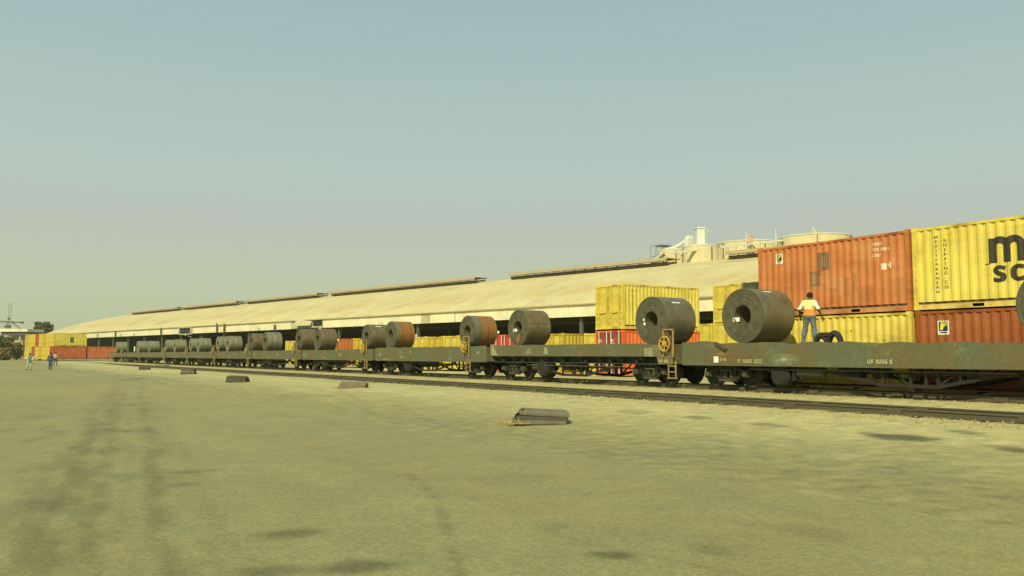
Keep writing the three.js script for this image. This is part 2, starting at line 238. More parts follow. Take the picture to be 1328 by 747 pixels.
// ------------------------------------------------------------------ warehouse (local: x inward from the eaves, z toward the viewer's end)
{
  const G = 0.17944, P = 83, o = thing('warehouse', 'very long cream warehouse with low roof, ridge vents and dark open side', 'warehouse', null, [P * Math.cos(G), .3, -P * Math.sin(G)], G);
  const EH = 7.85, FB = 6.28, RX = 26, RH = 15.2, A0 = 0, A1 = 319, LEN = A1 - A0, ZC = -(A0 + A1) / 2;
  const prof = []; for (let i = 0; i <= 8; i++) { const t = i / 8; prof.push([RX * t, EH + (RH - EH) * (t + 0.10 * Math.sin(Math.PI * t))]); }
  const up = (x) => { const t = Math.min(1, Math.abs(RX - Math.abs(RX - x)) / RX); return EH + (RH - EH) * (t + 0.10 * Math.sin(Math.PI * t)); };
  const sheets = (mirror) => { // rows of lapped sheeting, each lap a small step
    const pts = [], list = [];
    for (let i = 0; i < 8; i++) { const [x0, y0] = prof[i], [x1, y1] = prof[i + 1], dx = x1 - x0, dy = y1 - y0, l = Math.hypot(dx, dy), a = Math.atan2(dy, dx); const b = new THREE.BoxGeometry(l + .35, .07, LEN + .8); b.rotateZ(a + .006); b.translate((x0 + x1) / 2 - .12, (y0 + y1) / 2 + .02, 0); list.push(b); }
    const g = merge(list); if (mirror) { g.scale(-1, 1, 1); const p = g.attributes.position, n = g.attributes.normal; for (let i = 0; i < p.count; i += 3) for (const at of [p, n]) { const a = [at.getX(i + 1), at.getY(i + 1), at.getZ(i + 1)]; at.setXYZ(i + 1, at.getX(i + 2), at.getY(i + 2), at.getZ(i + 2)); at.setXYZ(i + 2, ...a); } g.translate(2 * RX, 0, 0); }
    return g.translate(0, 0, ZC);
  };
  const R = mesh('roof', sheets(false), M.roof, o); mesh('roof', sheets(true), M.roof, o);
  const capg = bx(.9, .12, LEN, RX, RH + .06, ZC); mesh('ridge_cap', capg, M.roof, R);
  seed(91); const sheetMats = [[.62, .53, .27], [.68, .60, .31], [.58, .52, .29], [.60, .49, .25]].map((c) => std({ color: lin(...c), map: withRepeat(T.roof, 0.06), roughness: 0.85 })); // replaced sheets lying proud of the old ones
  for (let i = 0; i < 46; i++) { const k = (rnd() * 8) | 0, [x0, y0] = prof[k], [x1, y1] = prof[k + 1], dx = x1 - x0, dy = y1 - y0, g = new THREE.BoxGeometry(Math.hypot(dx, dy) * rr(.85, 1), .03, rr(1.5, 7)); g.rotateZ(Math.atan2(dy, dx) + .006); g.translate((x0 + x1) / 2 - .12, (y0 + y1) / 2 + .075, -rr(A0 + 40, A1 - 10)); mesh('roof_sheet', g, sheetMats[i % 4], R); }
  seed(33); // fascia panels, some sagging, stained or replaced
  for (let a = A0, i = 0; a < A1 - .1; i++) {
    let w = i % 2 ? 6.2 : 5.6; if (a < 107 && a + w > 107) w = 2.2; w = Math.min(w, A1 - a);
    const torn = a > 135 && a < 147, grey = (a > 100 && a < 108) || torn, k = rnd();
    const dip = rr(-.05, .05), m = mesh('fascia_panel', bx(.08 + rr(0, .03), EH - FB + dip - (torn ? .1 : 0), w - .04, rr(-.02, .02), (EH + FB) / 2 - .06 + dip / 2, -(a + w / 2), torn ? 0 : 0, 0, torn ? -.10 : 0), grey ? M.fasciaGrey : k < .35 ? M.fascia2 : M.fascia, o);
    if (rnd() < .2 && !torn) mesh('drain_pipe', cyl(.07, .07, 1.5, 6, -.12, (EH + FB) / 2, -(a + w - .1)), M.fasciaGrey, o);
    a += w;
  }
  mesh('gutter', bx(.22, .16, LEN, -.22, EH - .02, ZC), M.ventLid, o);
  mesh('edge_beam', bx(.3, .35, LEN, .35, FB + .1, ZC), M.darkSteel, o); for (let a = 4; a < A1; a += 23.6) mesh('inner_column', bx(.4, 11, .4, 17, 5.5, -a), M.darkSteel, o);
  for (let a = 4, i = 0; a < A1; a += 11.8, i++) mesh('column', bx(.4, FB, .4, .8, FB / 2, -a), M.darkSteel, o);
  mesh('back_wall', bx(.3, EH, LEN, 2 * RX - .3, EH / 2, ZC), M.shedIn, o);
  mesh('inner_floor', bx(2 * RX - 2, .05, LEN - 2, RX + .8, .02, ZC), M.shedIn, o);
  for (const a of [A0 + .2, A1 - .2]) { const sh = new THREE.Shape(); sh.moveTo(.2, 0); sh.lineTo(2 * RX - .2, 0); sh.lineTo(2 * RX - .2, EH - .1); sh.lineTo(RX, RH - .2); sh.lineTo(.2, EH - .1); const g = new THREE.ExtrudeGeometry(sh, { depth: .2, bevelEnabled: false }); g.translate(0, 0, -a - .1); mesh('end_wall', g, M.fasciaGrey, o); }
  for (let [n0, n1] of [[265, 306.8], [224.2, 262.5], [180.8, 220], [122.7, 176.6], [77.5, 114.4], [36, 68.2]]) { // ridge vents: base painted dark as the shaded gap, posts, pale lid
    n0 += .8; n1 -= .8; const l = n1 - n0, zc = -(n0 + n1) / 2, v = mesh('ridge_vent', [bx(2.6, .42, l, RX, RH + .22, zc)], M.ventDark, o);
    mesh('vent_lid', [bx(3.6, .12, l + .5, RX, RH + 1.02, zc, 0, 0, 0), bx(.1, .42, l + .5, RX - 1.82, RH + .80, zc)], M.ventLid, v);
    const posts = []; for (let a = n0 + .2; a <= n1; a += 2.4) for (const x of [-1.25, 1.25]) posts.push(bx(.12, .62, .14, RX + x, RH + .7, -a)); mesh('vent_post', posts, M.ventLid, v).userData.kind = 'stuff';
    const slat = []; for (const x of [-1.3, 1.3]) slat.push(bx(.04, .16, l, RX + x, RH + .62, zc)); slat.forEach((g) => mesh('vent_slat', g, M.ventLid, v));
  }
  // dark louvre in a frame on the fascia, a black panel painted as the shade in a torn hole, hanging steel posts
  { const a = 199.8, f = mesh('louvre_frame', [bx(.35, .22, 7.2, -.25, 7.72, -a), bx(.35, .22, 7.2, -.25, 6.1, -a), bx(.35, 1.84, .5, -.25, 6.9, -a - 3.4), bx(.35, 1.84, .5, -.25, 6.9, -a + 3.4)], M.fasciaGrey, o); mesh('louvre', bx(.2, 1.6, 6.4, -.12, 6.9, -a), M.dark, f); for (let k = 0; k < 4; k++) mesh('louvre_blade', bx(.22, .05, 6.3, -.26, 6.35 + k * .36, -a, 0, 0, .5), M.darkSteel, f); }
  mesh('torn_hole_shade', bx(.1, 1.0, 3.4, -.13, 7.15, -139.8), M.dark, o);
  mesh('bent_panel', [bx(.06, 1.3, 5.2, -.55, 7.3, -144.5, 0, .12, -.5), bx(.06, .35, 9, -.45, 6.15, -142.5, 0, 0, -.7)], M.fasciaGrey, o);
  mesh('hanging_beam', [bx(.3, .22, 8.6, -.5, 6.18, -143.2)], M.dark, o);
  for (const [a, h] of [[182.5, 2.2], [178.8, 2.0], [214.5, 1.9], [247, 1.6], [156, 1.2]]) mesh('bracket_post', bx(.16, h, .5, -.35, FB + h / 2 - .2, -a), M.darkSteel, o);
  for (const [a, h] of [[262, 2.3], [243, .9], [233, .8], [163, .8], [119, .5]]) { const c = new THREE.ConeGeometry(.5, h, 5); c.translate(-.3, FB + h / 2, -a); mesh('vent_spike', c, M.fasciaGrey, o); }
}

// ------------------------------------------------------------------ silos beyond the roof
function silo(label, x0, x1, py, z, ribs, dome) {
  const a = atZ(x0, py, z), b = atZ(x1, py, z), c = [(a.x + b.x) / 2, (a.s + b.s) / 2], r = Math.hypot(a.x - b.x, a.s - b.s) / 2, h = (a.y + b.y) / 2;
  const o = thing('grain_silo', label, 'silo', 'cream silos behind the warehouse', [c[0], 0, -c[1]]);
  mesh('shell', cyl(r, r, h, 48, 0, h / 2, 0, 'y', true), M.silo, o);
  mesh('top', [cyl(r * .25, r * 1.01, dome, 48, 0, h + dome / 2, 0), cyl(r * 1.015, r * 1.015, .35, 48, 0, h, 0)], M.siloTop, o);
  for (let i = 0; i < ribs; i++) { const t = i / ribs * 6.283 + .3, g = bx(.28, h - 1, .22); g.translate(0, h / 2, 0); g.translate(r + .06, 0, 0); g.rotateY(t); mesh('rib', g, i % 3 ? M.silo : M.ventDark, o); }
  return { o, c, r, h };
}
silo('leftmost cream silo, half hidden by its neighbour, beside the lattice frame', 855, 893, 325, 262, 10, 1.2);
const S2 = silo('narrow cream silo below the white elevator tower', 886, 933, 320.5, 244, 9, 1.0);
silo('wide cream silo with a white walkway on top, third from the left', 930, 1013, 316.5, 262, 14, 0.8);
silo('largest cream silo on the right with a shallow white dome', 1013, 1102, 308.5, 254, 16, 1.2);
{
  const p = (x, y, z) => { const q = atZ(x, y, z); return [q.x, q.y, -q.s]; };
  const w = p(907.5, 297, 250), o = thing('elevator_tower', 'tall white elevator tower standing above the silo tops', 'tower', null, [w[0], 0, w[2]]);
  mesh('tower_body', bx(2.3, w[1], 2.3, 0, w[1] / 2, 0, 0, -.5), M.white, o); mesh('tower_cap', bx(2.7, .4, 2.7, 0, w[1] + .2, 0, 0, -.5), M.siloTop, o); mesh('ladder', [bx(.15, w[1], .15, 2.6, w[1] / 2, .6), bx(.15, w[1], .15, 3.2, w[1] / 2, .2)], M.siloTop, o);
  const g0 = p(868, 330, 236), g1 = p(1016, 311, 252), gal = thing('conveyor_gallery', 'long white conveyor gallery running along the silo tops', 'conveyor', null, g0);
  const rel = (q, b) => [q[0] - b[0], q[1] - b[1], q[2] - b[2]];
  const gm = mesh('gallery_box', bar([0, .4, 0], rel(p(1016, 311.6, 252), g0), .9, .5), M.white, gal); void g1;
  for (let k = 1; k < 14; k++) { const t = k / 14, e = rel(p(1016, 312.2, 252), g0); mesh('trestle', bx(.12, 1.6, .12, e[0] * t, e[1] * t - .6, e[2] * t), M.siloTop, gal); }
  const i0 = p(836, 345, 262), inc = thing('inclined_conveyor', 'sloping grey conveyor climbing to the silo tops on their left', 'conveyor', null, i0);
  mesh('conveyor_tube', bar([0, 0, 0], rel(p(889, 312, 258), i0), .75, .8), M.siloTop, inc); mesh('lower_chord', bar([0, -1.3, 0], rel(p(876, 326, 258), i0), .25), M.steelBlue, inc); mesh('conveyor_tube', bar(rel(p(842, 346, 256), i0), rel(p(862, 330, 256), i0), .8, .9), M.darkSteel, inc);
  const h0 = p(894, 319, 254), hh = thing('head_house', 'small white machine house between silo and tower', 'machine house', null, h0);
  mesh('housing', [bx(2.2, 2.6, 2, 0, 1, 0), cyl(.85, .85, 1.8, 14, 0, 2.3, 0, 'x')], M.white, hh); mesh('chute', bar([-.5, 0, 0], [-3.2, -3, 0], .7), M.siloTop, hh);
  const l0 = p(855, 349, 266), lf = thing('lattice_frame', 'blue-grey steel lattice frame left of the silos', 'steel frame', null, l0), fr = [];
  for (const x of [-2.6, 0, 2.6]) for (const z of [-1, 1]) fr.push(bx(.16, 8, .16, x, 3.4, z)); for (const y of [1.5, 4, 7.3]) for (const z of [-1, 1]) fr.push(bx(5.4, .18, .18, 0, y, z)); mesh('frame', fr, M.steelBlue, lf);
  mesh('platform', bx(4.6, .35, 2.6, 1.9, 7.5, 0), M.darkSteel, lf); for (const z of [-1, 1]) { mesh('brace', bar([-2.6, 1.5, z], [0, 4, z], .12), M.steelBlue, lf); mesh('brace', bar([0, 1.5, z], [2.6, 4, z], .12), M.steelBlue, lf); }
  for (const [x, y0, y1, lab] of [[968, 300, 313, 'thin white mast rising left of the pink hatch on the silos'], [1006.5, 297, 312, 'thin white mast rising between the two widest silos'], [1055, 294, 303, 'thin white mast on the dome of the largest silo']]) {
    const q = p(x, y1, 250), t = p(x, y0, 250), mst = thing('mast', lab, 'mast', null, [q[0], q[1] - 1.2, q[2]]), h = t[1] - q[1] + 1.2; mesh('pole', cyl(.09, .16, h, 8, 0, h / 2, 0), M.white, mst); mesh('lamp', bx(.5, .22, .3, 0, h * .82, 0), M.white, mst);
  }
  const h1 = p(973, 313, 249), ht = thing('hatch', 'faded pink hatch housing on the middle silo', 'hatch', null, [h1[0], h1[1] - .3, h1[2]]); mesh('hatch_box', bx(1.3, 1.9, 1.3, 0, .95, 0), M.pink, ht); mesh('hatch_lid', bx(1.6, .2, 1.6, 0, 2, 0), M.siloTop, ht);
  const h2 = p(1059, 302, 249), hu = thing('hatch', 'faded pink hatch on the dome of the largest silo', 'hatch', null, [h2[0], h2[1] - .4, h2[2]]); mesh('hatch_box', bx(1.5, 1.1, 1.3, 0, .5, 0), M.pink, hu); mesh('hatch_lid', bx(1.8, .2, 1.6, 0, 1.15, 0), M.siloTop, hu);
}

// ------------------------------------------------------------------ shipping containers
const CL = 6.06, CW = 2.44, CH = 2.59, POST = .14;
function corrugated(len, h, pitch, depth, n = Math.round(len / pitch)) { // sheet in xy facing +z, folded in trapezia
  const p = len / n, xs = []; for (let i = 0; i < n; i++) { const x = -len / 2 + i * p; xs.push([x, 0], [x + p * .26, 0], [x + p * .5, -depth], [x + p * .76, -depth]); } xs.push([len / 2, 0]);
  const pos = [], uv = [], idx = []; xs.forEach(([x, z], i) => { });
  for (let i = 0; i < xs.length - 1; i++) for (const [k, y] of [[0, 0], [1, 0], [1, 1], [0, 0], [1, 1], [0, 1]]) { const [x, z] = xs[i + k]; pos.push(x, y * h, z); uv.push((x + len / 2) / len, y); }
  const g = new THREE.BufferGeometry(); g.setAttribute('position', new THREE.Float32BufferAttribute(pos, 3)); g.setAttribute('uv', new THREE.Float32BufferAttribute(uv, 2)); g.computeVertexNormals(); return g;
}
const SIDE_H = CH - .28, CG = (() => {
  const side = corrugated(CL - 2 * POST, SIDE_H - .07, .278, .038).translate(0, .24, CW / 2 - .012);
  const end = corrugated(CW - 2 * POST, SIDE_H, .23, .045).translate(0, .17, CL / 2 - .012);
  const pocket = [-1.03, 1.03], x0 = -CL / 2 + .12, x1 = CL / 2 - .12, rail = (zs) => { const l = []; const cuts = [x0, pocket[0] - .18, pocket[0] + .18, pocket[1] - .18, pocket[1] + .18, x1]; for (let i = 0; i < 6; i += 2) l.push(bx(cuts[i + 1] - cuts[i], .155, .05, (cuts[i] + cuts[i + 1]) / 2, .085, zs)); for (const c of pocket) l.push(bx(.36, .03, .05, c, .148, zs), bx(.36, .03, .05, c, .022, zs)); return metreUV(merge(l)); };
  return { side, end, post: metreUV(bx(POST, CH - .2, POST)), railF: rail(CW / 2 - .03), railB: rail(-CW / 2 + .03), top: metreUV(bx(CL - .2, .08, .07)), endTop: metreUV(bx(.08, .1, CW - .2)), endBot: metreUV(bx(.1, .16, CW - .2)), casting: metreUV(bx(.18, .118, .165)), roof: metreUV(bx(CL - .1, .03, CW - .1)), floor: metreUV(bx(CL - .14, .06, CW - .12)), door: metreUV(mergeGeometries([bx(.05, SIDE_H, 1.05), ...[-.8, -.27, .27, .8].map((y) => bx(.012, .36, .9, -.026, y, 0))].map(flat))), bar: metreUV(cyl(.024, .024, SIDE_H + .1, 8)), handle: metreUV(bx(.03, .05, .5)), hinge: metreUV(bx(.06, .1, .14)), beam: metreUV(bx(.3, .12, CW - .1)) };
})();
const paintCache = {};
function container(name, label, paint, pos, turn, opt = {}) {
  const o = thing(name, label, 'shipping container', opt.group ?? 'stacked shipping containers', pos, turn);
  const base = paint.join(','), k = base, c = new THREE.Color(`rgb(${base})`);
  paintCache[k] ??= { frame: std({ color: c, map: withRepeat(T.grime, .5), roughness: .75 }), rail: std({ color: c.clone().lerp(new THREE.Color('rgb(238,206,150)'), .3), map: withRepeat(T.grime, .5), roughness: .75 }), walls: [0, 1].map((i) => std({ map: panelTex(512, 256, base, 100 + i * 7 + paint[1], null, .7), roughness: .7 })) };
  const P = paintCache[k], w = opt.marks ? std({ map: panelTex(opt.res ?? 1024, (opt.res ?? 1024) * .4, base, opt.sd ?? 9, opt.marks), roughness: .68 }) : P.walls[(opt.sd ?? 0) % 2], plain = P.walls[1 - (opt.sd ?? 0) % 2];
  shared('side_wall', CG.side, w, o); const b = shared('side_wall', CG.side, plain, o); b.rotation.y = Math.PI;
  const e = shared('end_wall', CG.end, plain, o); e.rotation.y = Math.PI / 2;
  for (const x of [-1, 1]) for (const z of [-1, 1]) { const m = shared('corner_post', CG.post, P.frame, o); m.position.set(x * (CL / 2 - POST / 2), CH / 2, z * (CW / 2 - POST / 2)); for (const y of [.059, CH - .059]) { const q = shared('corner_casting', CG.casting, P.frame, o); q.position.set(x * (CL / 2 - .085), y, z * (CW / 2 - .078)); } }
  shared('bottom_rail', CG.railF, P.rail, o); shared('bottom_rail', CG.railB, P.rail, o);
  for (const z of [-1, 1]) shared('top_rail', CG.top, P.frame, o).position.set(0, CH - .07, z * (CW / 2 - .04));
  for (const x of [-1, 1]) { shared('end_header', CG.endTop, P.frame, o).position.set(x * (CL / 2 - .045), CH - .075, 0); shared('end_sill', CG.endBot, P.frame, o).position.set(x * (CL / 2 - .055), .1, 0); }
  shared('roof', CG.roof, P.frame, o).position.set(0, CH - .05, 0); shared('floor', CG.floor, M.timber, o).position.set(0, .19, 0); for (const x of [-1.7, 0, 1.7]) shared('floor_beam', CG.beam, M.under, o).position.set(x, .09, 0);
  const dm = opt.door ? std({ color: new THREE.Color(`rgb(${opt.door})`), map: withRepeat(T.grime, .5), roughness: .75 }) : P.frame, bm = opt.bars ?? P.frame;
  for (const z of [-1, 1]) {
    const d = shared('door', CG.door, dm, o); d.position.set(-CL / 2 + .06, .17 + SIDE_H / 2, z * .54);
    for (const y of [-.36, .34]) { const r = shared('locking_bar', CG.bar, bm, d); r.position.set(-.075, 0, y); } const h = shared('handle', CG.handle, bm, d); h.position.set(-.1, -.35, 0);
    for (const y of [-.9, -.3, .3, .9]) shared('hinge', CG.hinge, dm, d).position.set(-.03, y, z * .52);
    if (opt.doorText) { const tm = std({ map: canvasTex(256, 256, (x) => { x.fillStyle = `rgb(${opt.door ?? base})`; x.fillRect(0, 0, 256, 256); x.fillStyle = '#e8ddcc'; x.font = 'bold 62px sans-serif'; (z < 0 ? opt.doorText : opt.doorText2).forEach((t, i) => x.fillText(t, 14, 72 + i * 66)); }) }); const pl = new THREE.PlaneGeometry(.8, .8); pl.rotateY(-Math.PI / 2); const q = mesh('door_lettering', pl, tm, d, true); q.position.set(-.06, .42, 0); }
  }
  return o;
}
const YEL = [226, 207, 86], YEL2 = [228, 208, 88], YEL3 = [214, 190, 66], YEL_SHADE = [198, 176, 62], ORA = [197, 119, 62], BRN = [158, 84, 34], RED = [196, 74, 44], ORED = [228, 106, 48], RUST = [186, 106, 66];  // the olive tone is yellow with shade mixed in for the unlit long side
// markings
const emblem = (x, px, py, w, h) => { x.fillStyle = '#e9e6d0'; x.fillRect(px, py, w, h); x.fillStyle = '#1d3a4c'; x.fillRect(px + w * .1, py + h * .07, w * .8, h * .68); x.fillStyle = '#e6d63c'; x.beginPath(); x.moveTo(px + w * .26, py + h * .12); x.lineTo(px + w * .86, py + h * .12); x.lineTo(px + w * .78, py + h * .36); x.lineTo(px + w * .5, py + h * .42); x.lineTo(px + w * .36, py + h * .66); x.lineTo(px + w * .2, py + h * .66); x.fill(); x.fillStyle = '#1d3a4c'; x.fillRect(px + w * .36, py + h * .2, w * .34, h * .05); x.fillStyle = '#2f4a58'; x.fillRect(px + w * .18, py + h * .8, w * .64, h * .1); };
const stacked = (x, text, px, y0, y1, size, col) => { x.fillStyle = col; x.font = `bold ${size}px sans-serif`; x.textAlign = 'center'; x.textBaseline = 'middle'; const n = text.length; [...text].forEach((c, i) => x.fillText(c, px, y0 + (y1 - y0) * (i + .5) / n)); x.textAlign = 'left'; x.textBaseline = 'alphabetic'; };
const DARK = 'rgb(52,48,32)';
const mscMarks = (x, w, h) => {
  stacked(x, 'MEDITERRANEAN', w * .11, h * .08, h * .90, h * .056, DARK); stacked(x, 'SHIPPING CO', w * .158, h * .14, h * .84, h * .062, DARK);
  x.strokeStyle = DARK; x.lineCap = 'butt'; x.fillStyle = DARK; const X = w * .385, Y = h * .205, mw = w * .175, mh = h * .335, st = mw * .215;  // the big m
  x.fillRect(X, Y + mh * .03, st, mh * .97); x.lineWidth = st; for (const k of [0, 1]) { const cx = X + st * .5 + (mw - st) * (k * .5 + .25), r = (mw - st) * .25; x.beginPath(); x.moveTo(cx - r, Y + mh); x.lineTo(cx - r, Y + r + st * .42); x.arc(cx, Y + r + st * .42, r, Math.PI, 0); x.lineTo(cx + r, Y + mh); x.stroke(); }
  x.lineWidth = h * .016; x.beginPath(); x.moveTo(w * .362, Y + mh + h * .012); x.lineTo(w * .392, Y + mh + h * .005); x.moveTo(X + mw * .97, Y + mh); x.lineTo(w * .60, Y + mh - h * .01); x.stroke();
  x.font = `bold ${h * .37}px sans-serif`; x.textAlign = 'center'; x.lineWidth = h * .012; x.fillText('s', w * .432, Y + mh + h * .245); x.strokeText('s', w * .432, Y + mh + h * .245); x.fillText('c', w * .518, Y + mh + h * .245); x.strokeText('c', w * .518, Y + mh + h * .245); x.textAlign = 'left';
};
const verticalMarks = (x, w, h) => { stacked(x, 'MEDITERRANEAN', w * .105, h * .08, h * .9, h * .06, DARK); stacked(x, 'SHIPPING CO', w * .165, h * .1, h * .8, h * .06, 'rgba(70,64,36,.8)'); };
const orangeMarks = (x, w, h) => {
  emblem(x, w * .115, h * .075, w * .05, h * .165);
  const patch = (a, b, c, d, col) => { x.fillStyle = col; x.fillRect(w * a, h * b, w * (c - a), h * (d - b)); };
  patch(.425, .14, .505, .42, 'rgba(110,86,62,.78)'); patch(.365, .42, .447, .66, 'rgba(120,88,60,.62)'); patch(.425, .42, .45, .5, 'rgba(110,86,62,.6)'); x.fillStyle = 'rgba(168,150,120,.45)'; x.fillRect(w * .452, h * .2, w * .03, h * .16); x.fillRect(w * .385, h * .47, w * .02, h * .14);
  patch(.6, .55, .64, .85, 'rgba(108,72,40,.22)'); patch(.66, .5, .69, .8, 'rgba(108,72,40,.25)'); patch(.5, .72, .56, .95, 'rgba(108,72,40,.18)'); patch(.72, .72, .8, .95, 'rgba(120,80,40,.2)');
  x.fillStyle = '#e6dcc2'; x.font = `bold ${h * .062}px sans-serif`; ['CAXU', '721 354 0', '22G1'].forEach((t, i) => x.fillText(t, w * .795, h * (.13 + i * .083))); x.fillRect(w * .845, h * .4, w * .035, h * .095); x.fillRect(w * .9, h * .39, w * .012, h * .09); x.fillRect(w * .888, h * .42, w * .008, h * .03);
};
const brownMarks = (x, w, h) => { emblem(x, w * .098, h * .1, w * .06, h * .19); x.fillStyle = '#e8dcc0'; x.fillRect(w * .055, h * .45, w * .022, h * .03); };
const TURN = -Math.PI / 2, FX = 25.2 + CW / 2; // the row beside the train lies along the track, its long sides towards the yard
{
  const y0 = .33, y1 = y0 + CH + .02, sA = 18.46, sB = 12.31;
  container('shipping_container', 'faded orange container with square emblem and primer patches, above a yellow one', ORA, [FX, y1, -sA], TURN, { marks: orangeMarks, sd: 4, res: 1280 });
  container('shipping_container', 'yellow container with large dark letters msc and upright lettering', YEL, [FX, y1, -sB], TURN, { marks: mscMarks, sd: 6, res: 2048 });
  container('shipping_container', 'plain yellow container under the orange one with primer patches', YEL2, [FX + .01, y0, -sA - .02], TURN, { sd: 1 });
  container('shipping_container', 'red-brown container with square emblem under the yellow msc container', BRN, [FX, y0, -sB + .03], TURN, { marks: brownMarks, sd: 8, res: 1280 });
  // blocks standing across the track direction, their door ends towards the yard
  const EX = 31.5 + CL / 2, row = (s) => -(s + CW / 2);
  container('shipping_container', 'yellow container with upright dark lettering stacked on a brown-doored one', YEL2, [EX, 3.0, row(36.6)], 0, { marks: verticalMarks, sd: 12 });
  container('shipping_container', 'orange container with brown doors and white bars, under a yellow one', ORED, [EX, .36, row(36.6)], 0, { door: '150,78,60', bars: M.paper, doorText: ['UF'], doorText2: ['EF', '22G'], sd: 0 });
  const list = [
    [39.1, YEL2, 'yellow container with one end showing just left of the brown-doored container', .28, 1.1], [42.26, YEL_SHADE, 'yellow container with a shaded olive long side beyond the near grey coils', .3],
    [47.9, RED, 'red container with pale mark showing between the two orange-brown coils', .36],
    [55.3, YEL, 'yellow end of container just left of the second orange-brown coil', .40], [57.9, YEL3, 'darker yellow end of container amid the yellow ones behind the third wagon', .38], [60.6, YEL2, 'yellow end of container showing right of the third orange-brown coil', .42],
    [72.9, YEL3, 'narrow yellow container end beside an orange container behind the train', .5], [75.4, ORA, 'orange container end showing just left of a narrow yellow one behind the train', .5], [77.95, ORA, 'orange container end beside the white label of a brown-grey coil', .5],
    [92.6, YEL, 'single yellow container end showing in the gap left of two brown-grey coils', .52]];
  list.forEach(([s, c, label, y, dx], i) => container('shipping_container', label, c, [EX + (dx ?? 0), y, row(s)], 0, { sd: i, bars: c === RED ? M.paper : undefined, door: c === YEL_SHADE ? '224,204,82' : undefined }));
  // three-high blocks further back by the warehouse, on a raised platform
  const FXX = 43.6, B = 1.12; const plat = mesh('loading_platform', bx(12, .78, 16, 49, .69, -40), std({ color: lin(.32, .3, .2), map: withRepeat(T.grime, .3) })); tag(plat, 'low concrete loading platform under the rear yellow containers', 'platform');
  container('shipping_container', 'upper yellow container whose end shows left of the largest near coil', YEL, [FXX + CL / 2, B + CH + .02, row(38.75)], 0, { sd: 1 });
  container('shipping_container', 'lower yellow container end showing behind the gap between the two largest coils', YEL2, [FXX + CL / 2, B, row(38.75)], 0, { sd: 0 });
  container('shipping_container', 'yellow container end low down between the two largest coils, nearer the lettered yellow one', YEL, [FXX + CL / 2, B, row(41.3)], 0, { sd: 1 });
  container('shipping_container', 'dark weathered container top just visible behind the largest coil', [92, 88, 66], [FXX + CL / 2, B + CH + .03, row(36.1)], 0, { sd: 1 });
  // far stack beyond the end of the train
  const by = .62, fs = 188.2; seed(61);
  const cols = [YEL2, YEL, YEL3, YEL, RUST, YEL2, YEL, YEL3];
  const where = ['first', 'second', 'third', 'fourth', 'fifth', 'sixth', 'seventh', 'eighth'], cn = (c) => c === RUST ? 'rust-orange' : c === YEL_SHADE ? 'olive' : 'yellow';
  let corner; const GT = 0.17944, stackAt = (u, i, y) => { const a = u + CL / 2, b = 1.22 + i * 2.6; return [16.3 + a * Math.cos(GT) - b * Math.sin(GT), y, -(189 + b * Math.cos(GT) + a * Math.sin(GT))]; };
  for (let i = 0; i < 8; i++) {
    const up = container('shipping_container', i ? `${cn(cols[i])} end of the upper far stack, ${where[i]} from its near corner` : 'upper yellow container at the near corner of the far stack, dark square on its side', cols[i], stackAt(0, i, by + CH + .02), GT, { sd: i, group: 'containers in the far stack' });
    corner ??= up;
    const lc = i ? [0, YEL, YEL2, YEL3, YEL, RUST, YEL2, YEL][i] : [190, 98, 58];
    container('shipping_container', i ? `${cn(lc)} lower end in the far stack, ${where[i]} from its near corner` : 'lower orange-red container at the near corner of the far stack', lc, stackAt(0, i, by), GT, { sd: i + 1, group: 'containers in the far stack' });
  }
  container('shipping_container', 'orange-red container right of the far stack beside the end of the train', [202, 112, 72], stackAt(6.3, 0, by), GT, { sd: 1, group: 'containers in the far stack' });
  if (corner) mesh('vent_hatch', [bx(.5, .9, .06, .25, 1.3, CW / 2 + .01), bx(.62, .08, .08, .25, 1.76, CW / 2 + .01), bx(.62, .08, .08, .25, .84, CW / 2 + .01)], M.darkSteel, corner);
}

// ------------------------------------------------------------------ the train
const TX = 23.45, RAIL = .45;
function plate(len, top, bot, thick, n, dents, sd) { // upright plate along z with uneven top edge and dented faces; top(z), bot(z)
  const g = new THREE.BoxGeometry(thick, 1, len, 1, 5, n), p = g.attributes.position;
  for (let i = 0; i < p.count; i++) { const z = p.getZ(i), t = p.getY(i) + .5, y = bot(z) + (top(z) - bot(z)) * t; p.setXYZ(i, p.getX(i) + dents * fbm(z * .9 + sd, y * 1.4, sd, 3), y, z); }
  g.computeVertexNormals(); return g;
}
const wheelGeo = (() => { const l = [[.05, -.06], [.12, -.07], [.13, -.02], [.34, -.01], [.36, -.05], [.43, -.06], [.435, .05], [.46, .065], [.46, .085], [.36, .085], [.34, .03], [.13, .03], [.12, .07], [.05, .07]].map(([r, y]) => new THREE.Vector2(r, y)); const g = new THREE.LatheGeometry(l, 28); g.rotateZ(Math.PI / 2); return g; })();
const treadGeo = cyl(.4335, .4335, .075, 28, .0, 0, 0, 'x', true);
